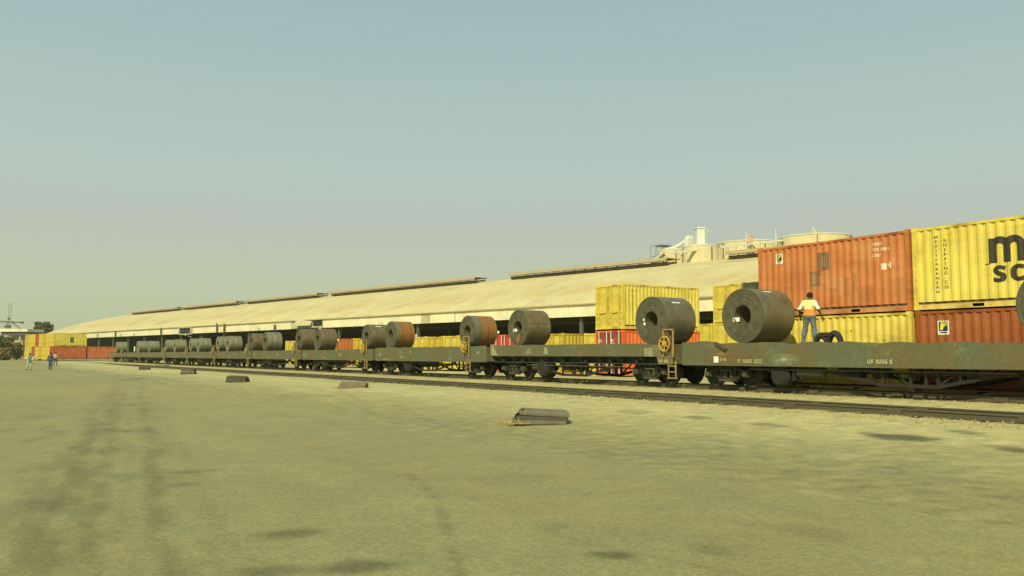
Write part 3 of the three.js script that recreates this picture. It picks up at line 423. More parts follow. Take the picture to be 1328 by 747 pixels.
function bogie(o, z) {
  const b = new THREE.Group(); b.name = 'bogie'; b.position.set(0, 0, z); o.add(b);
  for (const wz of [-.83, .83]) { for (const sx of [-1, 1]) { const w = shared('wheel', wheelGeo, M.wheel, b); w.position.set(sx * .56, .43, wz); w.rotation.y = sx > 0 ? Math.PI : 0; } }
  const ax = []; for (const wz of [-.83, .83]) ax.push(cyl(.07, .07, 1.6, 10, 0, .43, wz, 'x')); for (const g of ax) mesh('axle', g, M.wheel, b);
  for (const sx of [-1, 1]) {
    const sh = new THREE.Shape(); sh.moveTo(-1.02, .50); sh.lineTo(-.98, .58); sh.lineTo(-.55, .60); sh.lineTo(-.36, .70); sh.lineTo(.36, .70); sh.lineTo(.55, .60); sh.lineTo(.98, .58); sh.lineTo(1.02, .50); sh.lineTo(1.0, .34); sh.lineTo(.72, .34); sh.lineTo(.60, .40); sh.lineTo(.34, .17); sh.lineTo(-.34, .17); sh.lineTo(-.60, .40); sh.lineTo(-.72, .34); sh.lineTo(-1.0, .34); sh.closePath();
    const hole = new THREE.Path(); hole.moveTo(-.24, .26); hole.lineTo(.24, .26); hole.lineTo(.28, .60); hole.lineTo(-.28, .60); hole.closePath(); sh.holes.push(hole);
    for (const q of [-1, 1]) { const h = new THREE.Path(); h.moveTo(q * .36, .34); h.lineTo(q * .56, .5); h.lineTo(q * .38, .58); h.closePath(); sh.holes.push(h); }
    const g = new THREE.ExtrudeGeometry(sh, { depth: .11, bevelEnabled: true, bevelThickness: .012, bevelSize: .012, bevelSegments: 1 }); g.rotateY(Math.PI / 2); g.translate(sx * .86 - .055, 0, 0);
    mesh('side_frame', g, M.under, b);
    const sp = []; for (const z2 of [-.14, .14]) for (let k = 0; k < 7; k++) sp.push(new THREE.TorusGeometry(.085, .016, 5, 12).rotateX(Math.PI / 2).translate(sx * .87, .285 + k * .036, z2)); mesh('spring', sp.slice(0, 7), M.underGrey, b); mesh('spring', sp.slice(7), M.underGrey, b);
    mesh('spring_plank', bx(.24, .07, .66, sx * .9, .215, 0), M.underGrey, b); mesh('spring_cap', bx(.2, .05, .5, sx * .9, .56, 0), M.underGrey, b);
    const bxs = []; for (const wz of [-.83, .83]) bxs.push(bx(.16, .2, .22, sx * .93, .44, wz), cyl(.09, .09, .06, 12, sx * 1.03, .44, wz, 'x')); for (let k = 0; k < 4; k += 2) mesh('axle_box', [bxs[k], bxs[k + 1]], M.underGrey, b);
    [-.83 - .5, -.83 + .5, .83 - .5, .83 + .5].forEach((q) => mesh('brake_shoe', bx(.09, .3, .06, sx * .56, .42, q, q < 0 === q < -.83 ? .2 : -.2), M.under, b));
  }
  mesh('bolster', [bx(1.7, .18, .3, 0, .62, 0), cyl(.2, .2, .12, 14, 0, .74, 0)], M.under, b);
  return b;
}
function handwheel(o, z, near, plain) { // upright frame with spoked brake wheel, and a ladder below
  const x = near - .07, f = mesh('brake_frame', [bx(.05, 1.02, .05, x, 1.52, z - .26), bx(.05, 1.02, .05, x, 1.52, z + .26), bx(.05, .05, .57, x, 2.03, z)], M.framePaint, o); mesh('gear_box', [bx(.1, .5, .3, x + .05, 1.55, z - .02), bx(.08, .75, .2, x + .06, 1.62, z - .12)], M.timber, f);
  const l = [new THREE.TorusGeometry(.27, .03, 7, 30).rotateY(Math.PI / 2), new THREE.TorusGeometry(.08, .03, 6, 16).rotateY(Math.PI / 2), cyl(.06, .06, .12, 10, 0, 0, 0, 'x')]; for (let k = 0; k < 6; k++) { const a = k / 6 * Math.PI * 2; l.push(bar([0, Math.cos(a) * .06, Math.sin(a) * .06], [0, Math.cos(a) * .27, Math.sin(a) * .27], .035)); }
  const w = mesh('handwheel', l, plain ? M.framePaint : M.yellowPaint, f); w.position.set(x - .1, 1.50, z - .10);
  mesh('ladder', [bx(.04, .66, .04, x + .02, .53, z - .02), bx(.04, .66, .04, x + .02, .53, z + .36), bx(.06, .035, .38, x + .02, .68, z + .17), bx(.06, .035, .38, x + .02, .47, z + .17), bx(.1, .035, .46, x + .02, .24, z + .17)], M.framePaint, o);
}
const smear = (col, sd) => std({ transparent: true, roughness: .85, map: canvasTex(256, 96, (x, w, h) => { seed(sd); x.clearRect(0, 0, w, h); for (let i = 0; i < 420; i++) { const a = rr(0, 6.28), r = rnd() * .42; x.fillStyle = `rgba(${col},${rr(.01, .075)})`; x.beginPath(); x.ellipse(w * (.5 + Math.cos(a) * r), h * (.5 + Math.sin(a) * r * .9), rr(3, 22), rr(2, 9), 0, 0, 7); x.fill(); } }) });
M.patchPale = smear('168,178,138', 3); M.patchBrown = smear('138,112,66', 4);
const lettering = (w, h, texts, font) => std({ transparent: true, color: lin(.95, .95, .9), roughness: .85, map: canvasTex(w, h, (x) => { x.clearRect(0, 0, w, h); x.fillStyle = '#bdb88c'; x.font = font; texts.forEach(([t, px, py]) => x.fillText(t, px, py)); }) });
function decal(o, name, mat, x, y, z, w, h) { const g = new THREE.PlaneGeometry(w, h); g.rotateY(-Math.PI / 2); g.translate(x, y, z); return mesh(name, g, mat, o, true); }
function wagon(label, s0, s1, opt = {}) {
  const L = s1 - s0, o = thing('flat_wagon', label, 'flat wagon', 'flat wagons of the train', [TX, RAIL, -(s0 + s1) / 2]), H = L / 2, NX = -1.25, sd = opt.sd ?? s0;
  const t0 = opt.topFar ?? 1.50, t1 = opt.topNear ?? 1.50, top = (z) => t0 + (t1 - t0) * (z + H) / L, wave = opt.wave ?? .02;
  const edge = (z) => top(z) + wave * (fbm(z * .55, sd, 3, 2) * 1.6 + Math.abs(Math.sin(z * 2.1 + sd)) * .5);
  mesh('deck', [bx(2.42, .09, L - .1, 0, Math.min(t0, t1) - .075, 0)], M.deck, o);
  if (opt.recessed) { // shallow side with gusset plates over a set-back sill, deep only at the end next the brake wheel
    const zc = H - .95;
    mesh('side_plate', plate(L, edge, () => 1.03, .04, 70, .012, sd).translate(NX, 0, 0), M.wagon, o);
    mesh('side_plate', plate(L, edge, () => 1.03, .04, 40, .01, sd + 3).translate(-NX, 0, 0), M.wagon, o);
    mesh('sill', [bx(.05, .34, L - .2, NX + .42, .90, 0), bx(.3, .04, L - .2, NX + .3, .745, 0)], M.underBlue, o); mesh('sill', bx(.05, .34, L - .2, -NX - .42, .90, 0), M.underBlue, o);
    for (let z = -H + .6; z < H - 1.8; z += 1.28) for (const sx of [1, -1]) { const sh = new THREE.Shape(); sh.moveTo(0, .03); sh.lineTo(.40, .03); sh.lineTo(.40, -.27); sh.lineTo(.30, -.27); sh.closePath(); const g = new THREE.ExtrudeGeometry(sh, { depth: .05, bevelEnabled: false }); if (sx < 0) g.rotateY(Math.PI); g.translate(sx * (NX + .01), 1.0, z); mesh('gusset', g, M.underGrey, o); }
    const sh = new THREE.Shape(); sh.moveTo(-.22, 1.5); sh.lineTo(.93, 1.5); sh.lineTo(.93, .74); sh.lineTo(.17, .74); sh.lineTo(.07, 1.03); sh.lineTo(-.1, 1.03); sh.lineTo(-.22, 1.5); sh.closePath();
    const g = new THREE.ExtrudeGeometry(sh, { depth: .02, bevelEnabled: false }); g.rotateY(-Math.PI / 2); g.translate(NX - .025, 0, zc); mesh('end_skirt', g, M.wagonBrown, o);
    decal(o, 'paint_patch', M.wagonPale, NX - .034, 1.2, zc - .36, .5, .33);
    const tri = new THREE.Shape(); tri.moveTo(-.3, 1.06); tri.lineTo(.35, 1.06); tri.lineTo(-.1, 1.58); tri.lineTo(-.3, 1.6); tri.closePath(); mesh('corner_plate', new THREE.ExtrudeGeometry(tri, { depth: .015, bevelEnabled: false }).rotateY(-Math.PI / 2).translate(NX - .02, 0, -H + .33), M.wagonPale, o);
    for (const [z, w] of [[-.35, .42], [1.0, .42]]) { const mk = new THREE.Shape(); mk.moveTo(-w / 2, 0); mk.lineTo(w / 2, 0); mk.lineTo(w / 4, .3); mk.lineTo(-w / 5, .3); mk.closePath(); mesh('paint_mark', new THREE.ExtrudeGeometry(mk, { depth: .006, bevelEnabled: false }).rotateY(-Math.PI / 2).translate(NX - .028, 1.12, z - H * .42), M.wagonPale, o); }
  } else {
    const tb = opt.tumble ?? .74;
    mesh('side_plate', plate(L, edge, () => tb, .045, 70, .016, sd).translate(NX, 0, 0), M.wagon, o); mesh('side_plate', plate(L, edge, () => tb, .045, 30, .01, sd + 5).translate(-NX, 0, 0), M.wagon, o);
    for (const sx of [1, -1]) mesh('bottom_flange', bx(.14, .022, L - .1, sx * (NX + .03), tb - .008, 0), M.wagon, o);
    if (opt.brown) decal(o, 'rust_patch', M.wagonBrown, NX - .041, (tb + 1.36) / 2, opt.brown[0], opt.brown[1], 1.30 - tb);
    for (const [z, y, w, h, pale] of opt.patches ?? []) decal(o, 'paint_patch', pale ? M.patchPale : M.patchBrown, NX - .043 - .003 * Math.abs(z % 1), y, z, w, h);
  }
  for (const s of [-1, 1]) { mesh('end_plate', bx(2.46, .72, .05, 0, 1.12, s * (H - .03)), s > 0 ? M.wagonBrown : M.wagon, o); mesh('coupler', [bx(.18, .2, .55, 0, .72, s * (H + .12)), bx(.3, .28, .2, 0, .72, s * (H + .32))], M.under, o); }
  for (const s of [-1, 1]) bogie(o, s * (H - (opt.bog ?? 1.95)));
  // trussed underframe, tanks and rigging
  const zb = 3.1, tc = opt.truss ?? 0, tr = []; for (const sx of [-1, 1]) tr.push(bar([sx * .98, .70, tc - zb], [sx * .98, .22, tc - .85], .06, .1), bar([sx * .98, .22, tc - .85], [sx * .98, .22, tc + .85], .06, .1), bar([sx * .98, .22, tc + .85], [sx * .98, .70, tc + zb], .06, .1)); mesh('truss_bar', tr.slice(0, 3), M.under, o); mesh('truss_bar', tr.slice(3), M.under, o);
  const q = []; for (const sx of [-1, 1]) for (const z of [-.8, .05, .5, .85]) q.push(bx(.07, .52, .08, sx * .98, .48, tc + z)); for (const sx of [-1, 1]) q.push(bar([sx * .98, .24, tc + .85], [sx * .98, .72, tc + 1.55], .05), bar([sx * .98, .24, tc - .0], [sx * .98, .72, tc - .6], .05)); q.forEach((g) => mesh('truss_post', g, M.under, o));
  mesh('centre_sill', bx(.5, .32, L - .4, 0, .90, 0), M.under, o); const cb = []; for (let z = -H + 1; z < H - .5; z += 1.6) cb.push(bx(2.3, .14, .1, 0, .82, z)); cb.forEach((g) => mesh('cross_bearer', g, M.under, o));
  mesh('brake_pipe', rod([-1.12, .62, -H + 3], [-1.12, .62, H - 3], .022), M.underGrey, o); mesh('brake_pipe', rod([-.5, .55, -H + 3], [-.5, .55, H - 3], .03), M.underGrey, o);
  const tz = opt.tank ?? -1.9; mesh('air_tank', [cyl(.17, .17, .9, 16, -.92, .56, tz - .7, 'z'), new THREE.SphereGeometry(.17, 14, 8).scale(1, 1, .5).translate(-.92, .56, tz - .25), new THREE.SphereGeometry(.17, 14, 8).scale(1, 1, .5).translate(-.92, .56, tz - 1.15)], M.underGrey, o);
  mesh('brake_cylinder', cyl(.16, .2, .5, 14, -.7, .58, .3, 'z'), M.under, o); mesh('valve_box', bx(.3, .3, .5, -.8, .56, -.5), M.under, o); mesh('battery_tray', bx(.4, .14, 1.3, -.85, .69, -.3), M.under, o);
  mesh('air_reservoir', [cyl(.38, .38, .5, 20, -.80, .44, -H + 4.2, 'x'), cyl(.30, .38, .1, 20, -1.10, .44, -H + 4.2, 'x')], M.under, o);
  [bx(.3, .5, .08, -.95, .52, -H + 4.75), bx(.05, .4, .05, -1.05, .52, zb - .3), bx(.05, .4, .05, -1.05, .52, -zb + .8)].forEach((g) => mesh('hanger', g, M.under, o));
  if (opt.wheelAt !== undefined) handwheel(o, (s0 + s1) / 2 - opt.wheelAt, NX - .02, opt.plainWheel);
  return o;
}
const LW = {};
{
  const w1 = wagon('nearest long grey flat wagon, carrying the largest coil and the worker', 7.9, 22.5, { topFar: 1.515, topNear: 1.36, truss: 1.3, wave: .075, sd: 2, tank: -1.3, bog: 1.85, patches: [[-2.75, .95, 1.5, .5, 1], [5.9, .95, 1.0, .46, 1], [-5.4, 1.12, 3.4, .78, 0]] });
  LW.w1 = w1; const X = -1.25 - .05, zOf = (s) => 15.2 - s;
  const pz = (px, py) => zOf(atD(px, py, 22.15).s);
  decal(w1, 'white_square', M.paper, X - .004, .93, pz(929, 472), .22, .22);
  decal(w1, 'lettering', lettering(256, 64, [['6F NR', 10, 50]], 'bold 52px sans-serif'), X - .004, .93, pz(940.5, 472), .52, .2);
  decal(w1, 'lettering', lettering(512, 64, [['17  NX05  2222', 8, 52]], 'bold 58px sans-serif'), X - .007, .88, pz(976, 471), 1.35, .2);
  decal(w1, 'lettering', lettering(256, 64, [['UF NN6 8', 6, 52]], 'bold 54px sans-serif'), X - .004, .90, pz(1141, 467), .86, .22);
  const w2 = wagon('flat wagon with slanting gusset plates and yellow brake wheel, second from the right', 22.95, 35.75, { recessed: true, topFar: 1.55, topNear: 1.52, sd: 11, wheelAt: 23.15, bog: 1.62, wave: .02 });
  decal(w2, 'lettering', lettering(128, 48, [['UF 88', 6, 38]], 'bold 40px sans-serif'), -1.25 - .055, .86, 29.35 - 23.45, .62, .2);
  const w3 = wagon('flat wagon carrying two orange-brown coils, one at each end', 36.15, 49.5, { topFar: 1.52, topNear: 1.52, sd: 23, wheelAt: 38.0, wave: .03, bog: 1.65, patches: [[6.0, .92, 1.3, .3, 0], [5.9, 1.2, .5, .25, 1], [4.7, 1.22, .35, .35, 1], [-5.9, 1.1, .5, .5, 1], [-2.9, 1.25, .4, .3, 1], [-1.7, 1.25, .4, .3, 1], [-5, .82, 2.2, .14, 1], [3.0, .88, .3, .26, 1]] });
  decal(w3, 'lettering', lettering(128, 48, [['UF 4', 6, 38]], 'bold 40px sans-serif'), -1.30, .95, 42.8 - 45.5, .8, .26);
  const more = [
    [49.9, 62.9, 'flat wagon fourth from the right, brown coil at its near end'], [63.3, 75.8, 'flat wagon fifth from the right, brake wheel beside a dull brown coil'],
    [76.2, 87.7, 'flat wagon sixth from the right, orange-tinted brake frame at its near end'], [88.1, 99.6, 'flat wagon seventh from the right, under two pale grey coils'],
    [100.0, 112.3, 'flat wagon eighth from the right, below the louvre in the warehouse front'], [112.7, 129.6, 'long hazy flat wagon ninth from the right'],
    [130.0, 144.5, 'hazy flat wagon next to last at the far left end of the train'], [144.9, 158.4, 'last flat wagon at the far left end of the train, one coil on it']];
  more.forEach(([a, b, label], i) => wagon(label, a, b, { topFar: 1.40, topNear: 1.42 + (i < 2 ? .04 : 0), sd: 31 + i * 9, wheelAt: a + 1.1, plainWheel: i > 0, wave: .03, patches: [[(b - a) / 2 - .9, 1.0, 1.4, .4, 0], [-(b - a) / 2 + .5, 1.1, .7, .45, 1], [1.2 - i * .4, 1.1, .9, .3, 1], [-2 + i * .3, .9, 1.3, .2, 1]] }));
}

// ------------------------------------------------------------------ steel coils: end faces to the yard, bores open
function coil(label, s, R, L, body, opt = {}) {
  const base = opt.y ?? 1.95, o = thing('steel_coil', label, 'steel coil', 'steel coils on the flat wagons', [22.45, base + R, -s]);
  seed(Math.round(s * 100)); const r = R * .385, n = opt.rings ?? 18, off = []; for (let i = 0; i < n; i++) off.push(rr(-.006, .006));
  const ring = (x, sgn) => { const l = []; for (let i = 0; i < n; i++) { const a = r + (R - r) * i / n, b = r + (R - r) * (i + 1) / n; l.push([a + .004, x + sgn * off[i]], [b - .004, x + sgn * off[i]], [b, x + sgn * (off[i] - .006)]); } return l; };
  const lathe = (pts) => { const g = new THREE.LatheGeometry(pts.map(([a, b]) => new THREE.Vector2(a, b)), 64); g.rotateZ(Math.PI / 2); const p = g.attributes.position, u = g.attributes.uv; for (let i = 0; i < p.count; i++) { const y = p.getY(i), z = p.getZ(i), rad = Math.hypot(y, z); u.setXY(i, u.getX(i) * 6.283 * R, p.getX(i) + rad); const k = 1 + .004 * fbm(y * 2, z * 2, s, 2); p.setY(i, y * k); p.setZ(i, z * k); } g.computeVertexNormals(); return g; };
  // lathe axis +y becomes -x, so the yard-side face sits at lathe y = 0 and the body runs to y = -L
  const shell = lathe([[R - .012, -L], [R, -L + .014], [R, -L * .62], [R + .002, -L * .3 - .002], [R, -L * .3], [R, -.014], [R - .012, 0]]); mesh('wound_body', shell, body, o, true); if (opt.greyEdge) mesh('outer_wrap', cyl(R + .004, R + .004, L * opt.greyEdge, 64, L * opt.greyEdge / 2 + .012, 0, 0, 'x', true), M.coil, o);
  mesh('end_face', lathe(ring(0, 1)), opt.face ?? M.face, o, true); const back = lathe(ring(0, 1)); back.scale(-1, 1, 1); { const a = back.index.array; for (let i = 0; i < a.length; i += 3) { const t = a[i]; a[i] = a[i + 1]; a[i + 1] = t; } } back.computeVertexNormals(); back.translate(L, 0, 0); mesh('end_face', back, M.face, o, true);
  mesh('bore', lathe([[r, 0], [r + .001, -L * .5], [r, -L]]), opt.boreMat ?? M.bore, o, true);
  if (opt.straps ?? true) { for (const f of opt.strapAt ?? [.32, .68]) { const g = cyl(R + .007, R + .007, .04, 64, L * f, 0, 0, 'x', true); mesh('strap', g, M.strap, o); } }
  if (opt.seam) mesh('seam_strap', [bx(L * .98, .03, .02, L / 2, R * .22, R * .975)], M.strap, o); // loose outer end of the strip
  const tab = (x, y, z, w, h, ry = -Math.PI / 2, rx = 0) => { const g = new THREE.BoxGeometry(w, h, .006); g.rotateX(rx); g.rotateY(ry); g.translate(x, y, z); mesh('paper_label', g, M.paper, o); };
  if (opt.boreTag) tab(.03, -r * .35, -r * .86, .24, .15, -1.25);
  if (opt.faceTags) { tab(-.012, r * .1, -r * 1.14, .09, .09); tab(-.012, -r * .35, -r * 1.04, .1, .12); }
  if (opt.topTag) { const a = opt.topTag; for (const [dx, w] of [[0, .2], [.22, .12], [.1, .08]]) { const g = bx(w, .006, .07, L * .42 + dx, R + .004, 0); g.rotateX(a); mesh('paper_label', g, M.paper, o); } }
  if (opt.rimTag) tab(L + .02, -R * .05, R * .98, .2, .14, -.4);
  if (opt.rustFace) mesh('rust_patch', new THREE.CircleGeometry(.16, 16).scale(.8, 1.6, 1).rotateZ(-.4).rotateY(-Math.PI / 2).translate(-.009, -R * .62, R * .05), M.coilRust, o);
  return o;
}
{
  const B = 1.95; // deck heights differ a little from wagon to wagon
  coil('grey coil cut by the right edge of the photo, on the nearest wagon', 10.0, .94, 1.5, M.coil, { y: 1.86 });
  coil('largest dark grey coil with a white label in its bore, beside the worker', 19.87, .93, 1.56, M.coil, { y: B, boreTag: true, topTag: .5, straps: false });
  coil('dark grey coil behind the yellow brake wheel, second from the worker', 24.42, .92, 1.47, M.coil, { y: B, faceTags: true, topTag: .75, straps: false });
  coil('grey and rust-brown coil with an open bore and a seam along its side', 33.70, .86, 1.33, M.coilBrown, { y: B + .02, boreTag: true, seam: true, strapAt: [.45], rustFace: true });
  coil('orange-rust coil behind a yellow brake wheel, right end of its wagon', 38.48, .82, 1.33, M.coilRust, { y: B, rimTag: true, strapAt: [.6], greyEdge: .3 });
  coil('orange-rust coil touching a brown coil at its left', 47.85, .84, 1.26, M.coilRust, { y: B - .03, rimTag: true, strapAt: [.35, .8], greyEdge: .18 });
  coil('brown-grey coil touching an orange-rust coil at its right', 51.49, .80, 1.25, M.coilBrown, { y: B - .03, topTag: .6, straps: false });
  coil('dull brown coil with white rim label, right of its twin under the torn warehouse front', 60.42, .79, 1.22, M.coilBrown, { y: B - .06, rimTag: true, strapAt: [.5] });
  coil('dull grey-brown coil behind a brake frame, left of a similar coil, under the torn front', 64.51, .82, 1.22, M.coilBrown, { y: B - .06, strapAt: [.5] });
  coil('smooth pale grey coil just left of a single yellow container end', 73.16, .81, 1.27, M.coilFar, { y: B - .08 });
  coil('brownish coil behind an orange-tinted brake frame, left of a smooth pale grey coil', 77.21, .80, 1.25, M.coilBrown, { y: B - .08 });
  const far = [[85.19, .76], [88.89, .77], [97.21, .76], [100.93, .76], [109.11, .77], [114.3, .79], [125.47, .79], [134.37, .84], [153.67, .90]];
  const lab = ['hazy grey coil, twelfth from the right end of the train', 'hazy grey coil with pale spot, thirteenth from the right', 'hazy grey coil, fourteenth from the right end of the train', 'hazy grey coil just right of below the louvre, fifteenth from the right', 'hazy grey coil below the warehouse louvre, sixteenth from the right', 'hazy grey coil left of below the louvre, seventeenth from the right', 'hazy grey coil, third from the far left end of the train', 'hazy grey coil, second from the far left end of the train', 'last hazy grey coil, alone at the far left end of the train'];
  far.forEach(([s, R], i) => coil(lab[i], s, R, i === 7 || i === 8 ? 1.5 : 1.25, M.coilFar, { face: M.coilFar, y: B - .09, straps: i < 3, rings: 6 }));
  const cab = atD(174.4, 452, 22.4), c = thing('marker_board', 'small cream marker board on a post between the far left coils', 'board', null, [cab.x, 1.85, -cab.s]); mesh('board', bx(.06, .72, .75, 0, .55, 0), M.paper, c); mesh('post', bx(.08, .3, .08, .05, .15, 0), M.darkSteel, c);
  // dunnage on the decks
  const d = (label, pos, parts, mat, nm = 'timber_dunnage') => { const m = mesh(nm, parts, mat); m.position.set(...pos); tag(m, label, 'timber'); };
  d('dark reddish timber baulk on the deck between the two largest coils', [22.4, 1.94, -21.7], [bx(.2, .12, 1.15), bx(.16, .1, .7, .2, .0, -.1)], M.timber);
  d('slanting dark timber wedge against the largest coil, at its lower left', [22.13, 1.83, -20.55], [bar([0, .14, -.28], [0, -.12, .22], .1, .07)], M.tarpDark, 'timber_wedge');
  d('flat dark timber under the coil behind the yellow brake wheel', [22.3, 1.955, -23.75], [bx(.3, .07, .75)], M.tarpDark);
  const hoops = thing('rubber_hoop', 'pair of black cut-tyre hoops standing by the worker on the wagon deck', 'tyre hoops', null, [23.3, 1.86, -17.1]);
  const hoop = (z, r, rx) => { const g = new THREE.TorusGeometry(r, .07, 8, 20, Math.PI); g.scale(1, 1.5, 1.7); g.rotateY(Math.PI / 2 + rx); g.translate(0, 0, z); return g; };
  mesh('hoop', hoop(-.28, .2, .1), M.rubber, hoops); mesh('hoop', hoop(.22, .24, -.1), M.rubber, hoops); mesh('strap', [bx(.2, .12, .5, 0, .34, -.06)], M.rubber, hoops);
  const sm = mesh('rubber_wedge', [new THREE.SphereGeometry(.16, 12, 8).scale(.9, .6, 1.3)], M.rubber); sm.position.set(23.2, 1.86, -18.4); tag(sm, 'small black rubber lump on the deck at the left foot of the worker', 'rubber wedge');
}

// ------------------------------------------------------------------ people: one continuous body from joined tapered limbs, clothes over it
function surfaceNet(f, lo, hi, cell) {
  const n = [0, 1, 2].map((i) => Math.ceil((hi[i] - lo[i]) / cell) + 1), [nx, ny, nz] = n, F3 = new Float32Array(nx * ny * nz), at = (i, j, k) => i + nx * (j + ny * k);
  for (let k = 0; k < nz; k++) for (let j = 0; j < ny; j++) for (let i = 0; i < nx; i++) F3[at(i, j, k)] = f(lo[0] + i * cell, lo[1] + j * cell, lo[2] + k * cell);
  const id = new Int32Array(nx * ny * nz).fill(-1), pos = [], idx = [];
  const C = []; for (let c = 0; c < 8; c++) C.push([c & 1, (c >> 1) & 1, c >> 2]); const E2 = []; for (let a = 0; a < 8; a++) for (const b of [1, 2, 4]) if (!(a & b)) E2.push([a, a | b]);
  for (let k = 0; k < nz - 1; k++) for (let j = 0; j < ny - 1; j++) for (let i = 0; i < nx - 1; i++) {
    const v = C.map(([a, b, c]) => F3[at(i + a, j + b, k + c)]); let neg = 0; for (const q of v) if (q < 0) neg++; if (!neg || neg === 8) continue;
    let x = 0, y = 0, z = 0, m = 0; for (const [a, b] of E2) if ((v[a] < 0) !== (v[b] < 0)) { const t = v[a] / (v[a] - v[b]); x += C[a][0] + (C[b][0] - C[a][0]) * t; y += C[a][1] + (C[b][1] - C[a][1]) * t; z += C[a][2] + (C[b][2] - C[a][2]) * t; m++; }
    id[at(i, j, k)] = pos.length / 3; pos.push(lo[0] + (i + x / m) * cell, lo[1] + (j + y / m) * cell, lo[2] + (k + z / m) * cell);
  }
  const quad = (a, b, c, d, fl) => { if (a < 0 || b < 0 || c < 0 || d < 0) return; fl ? idx.push(a, c, b, a, d, c) : idx.push(a, b, c, a, c, d); };
  for (let k = 1; k < nz - 1; k++) for (let j = 1; j < ny - 1; j++) for (let i = 1; i < nx - 1; i++) {
    const s = F3[at(i, j, k)] < 0;
    if (s !== F3[at(i + 1, j, k)] < 0) quad(id[at(i, j - 1, k - 1)], id[at(i, j, k - 1)], id[at(i, j, k)], id[at(i, j - 1, k)], !s);
    if (s !== F3[at(i, j + 1, k)] < 0) quad(id[at(i - 1, j, k - 1)], id[at(i - 1, j, k)], id[at(i, j, k)], id[at(i, j, k - 1)], !s);
    if (s !== F3[at(i, j, k + 1)] < 0) quad(id[at(i - 1, j - 1, k)], id[at(i, j - 1, k)], id[at(i, j, k)], id[at(i - 1, j, k)], !s);
  }
  const g = new THREE.BufferGeometry(); g.setAttribute('position', new THREE.Float32BufferAttribute(pos, 3)); g.setIndex(idx); g.computeVertexNormals(); return g;
}
const cone = (a, b, ra, rb) => { const ax = a[0], ay = a[1], az = a[2], dx = b[0] - ax, dy = b[1] - ay, dz = b[2] - az, L2 = dx * dx + dy * dy + dz * dz || 1e-9; return (x, y, z) => { const t = Math.max(0, Math.min(1, ((x - ax) * dx + (y - ay) * dy + (z - az) * dz) / L2)); return Math.hypot(x - ax - t * dx, y - ay - t * dy, z - az - t * dz) - (ra + (rb - ra) * t); }; };
const smin = (a, b, k) => { const h = Math.max(0, k - Math.abs(a - b)) / k; return Math.min(a, b) - h * h * k * .25; };
const union = (l, k) => (x, y, z) => { let d = 9; for (const f of l) d = smin(d, f(x, y, z), k); return d; };
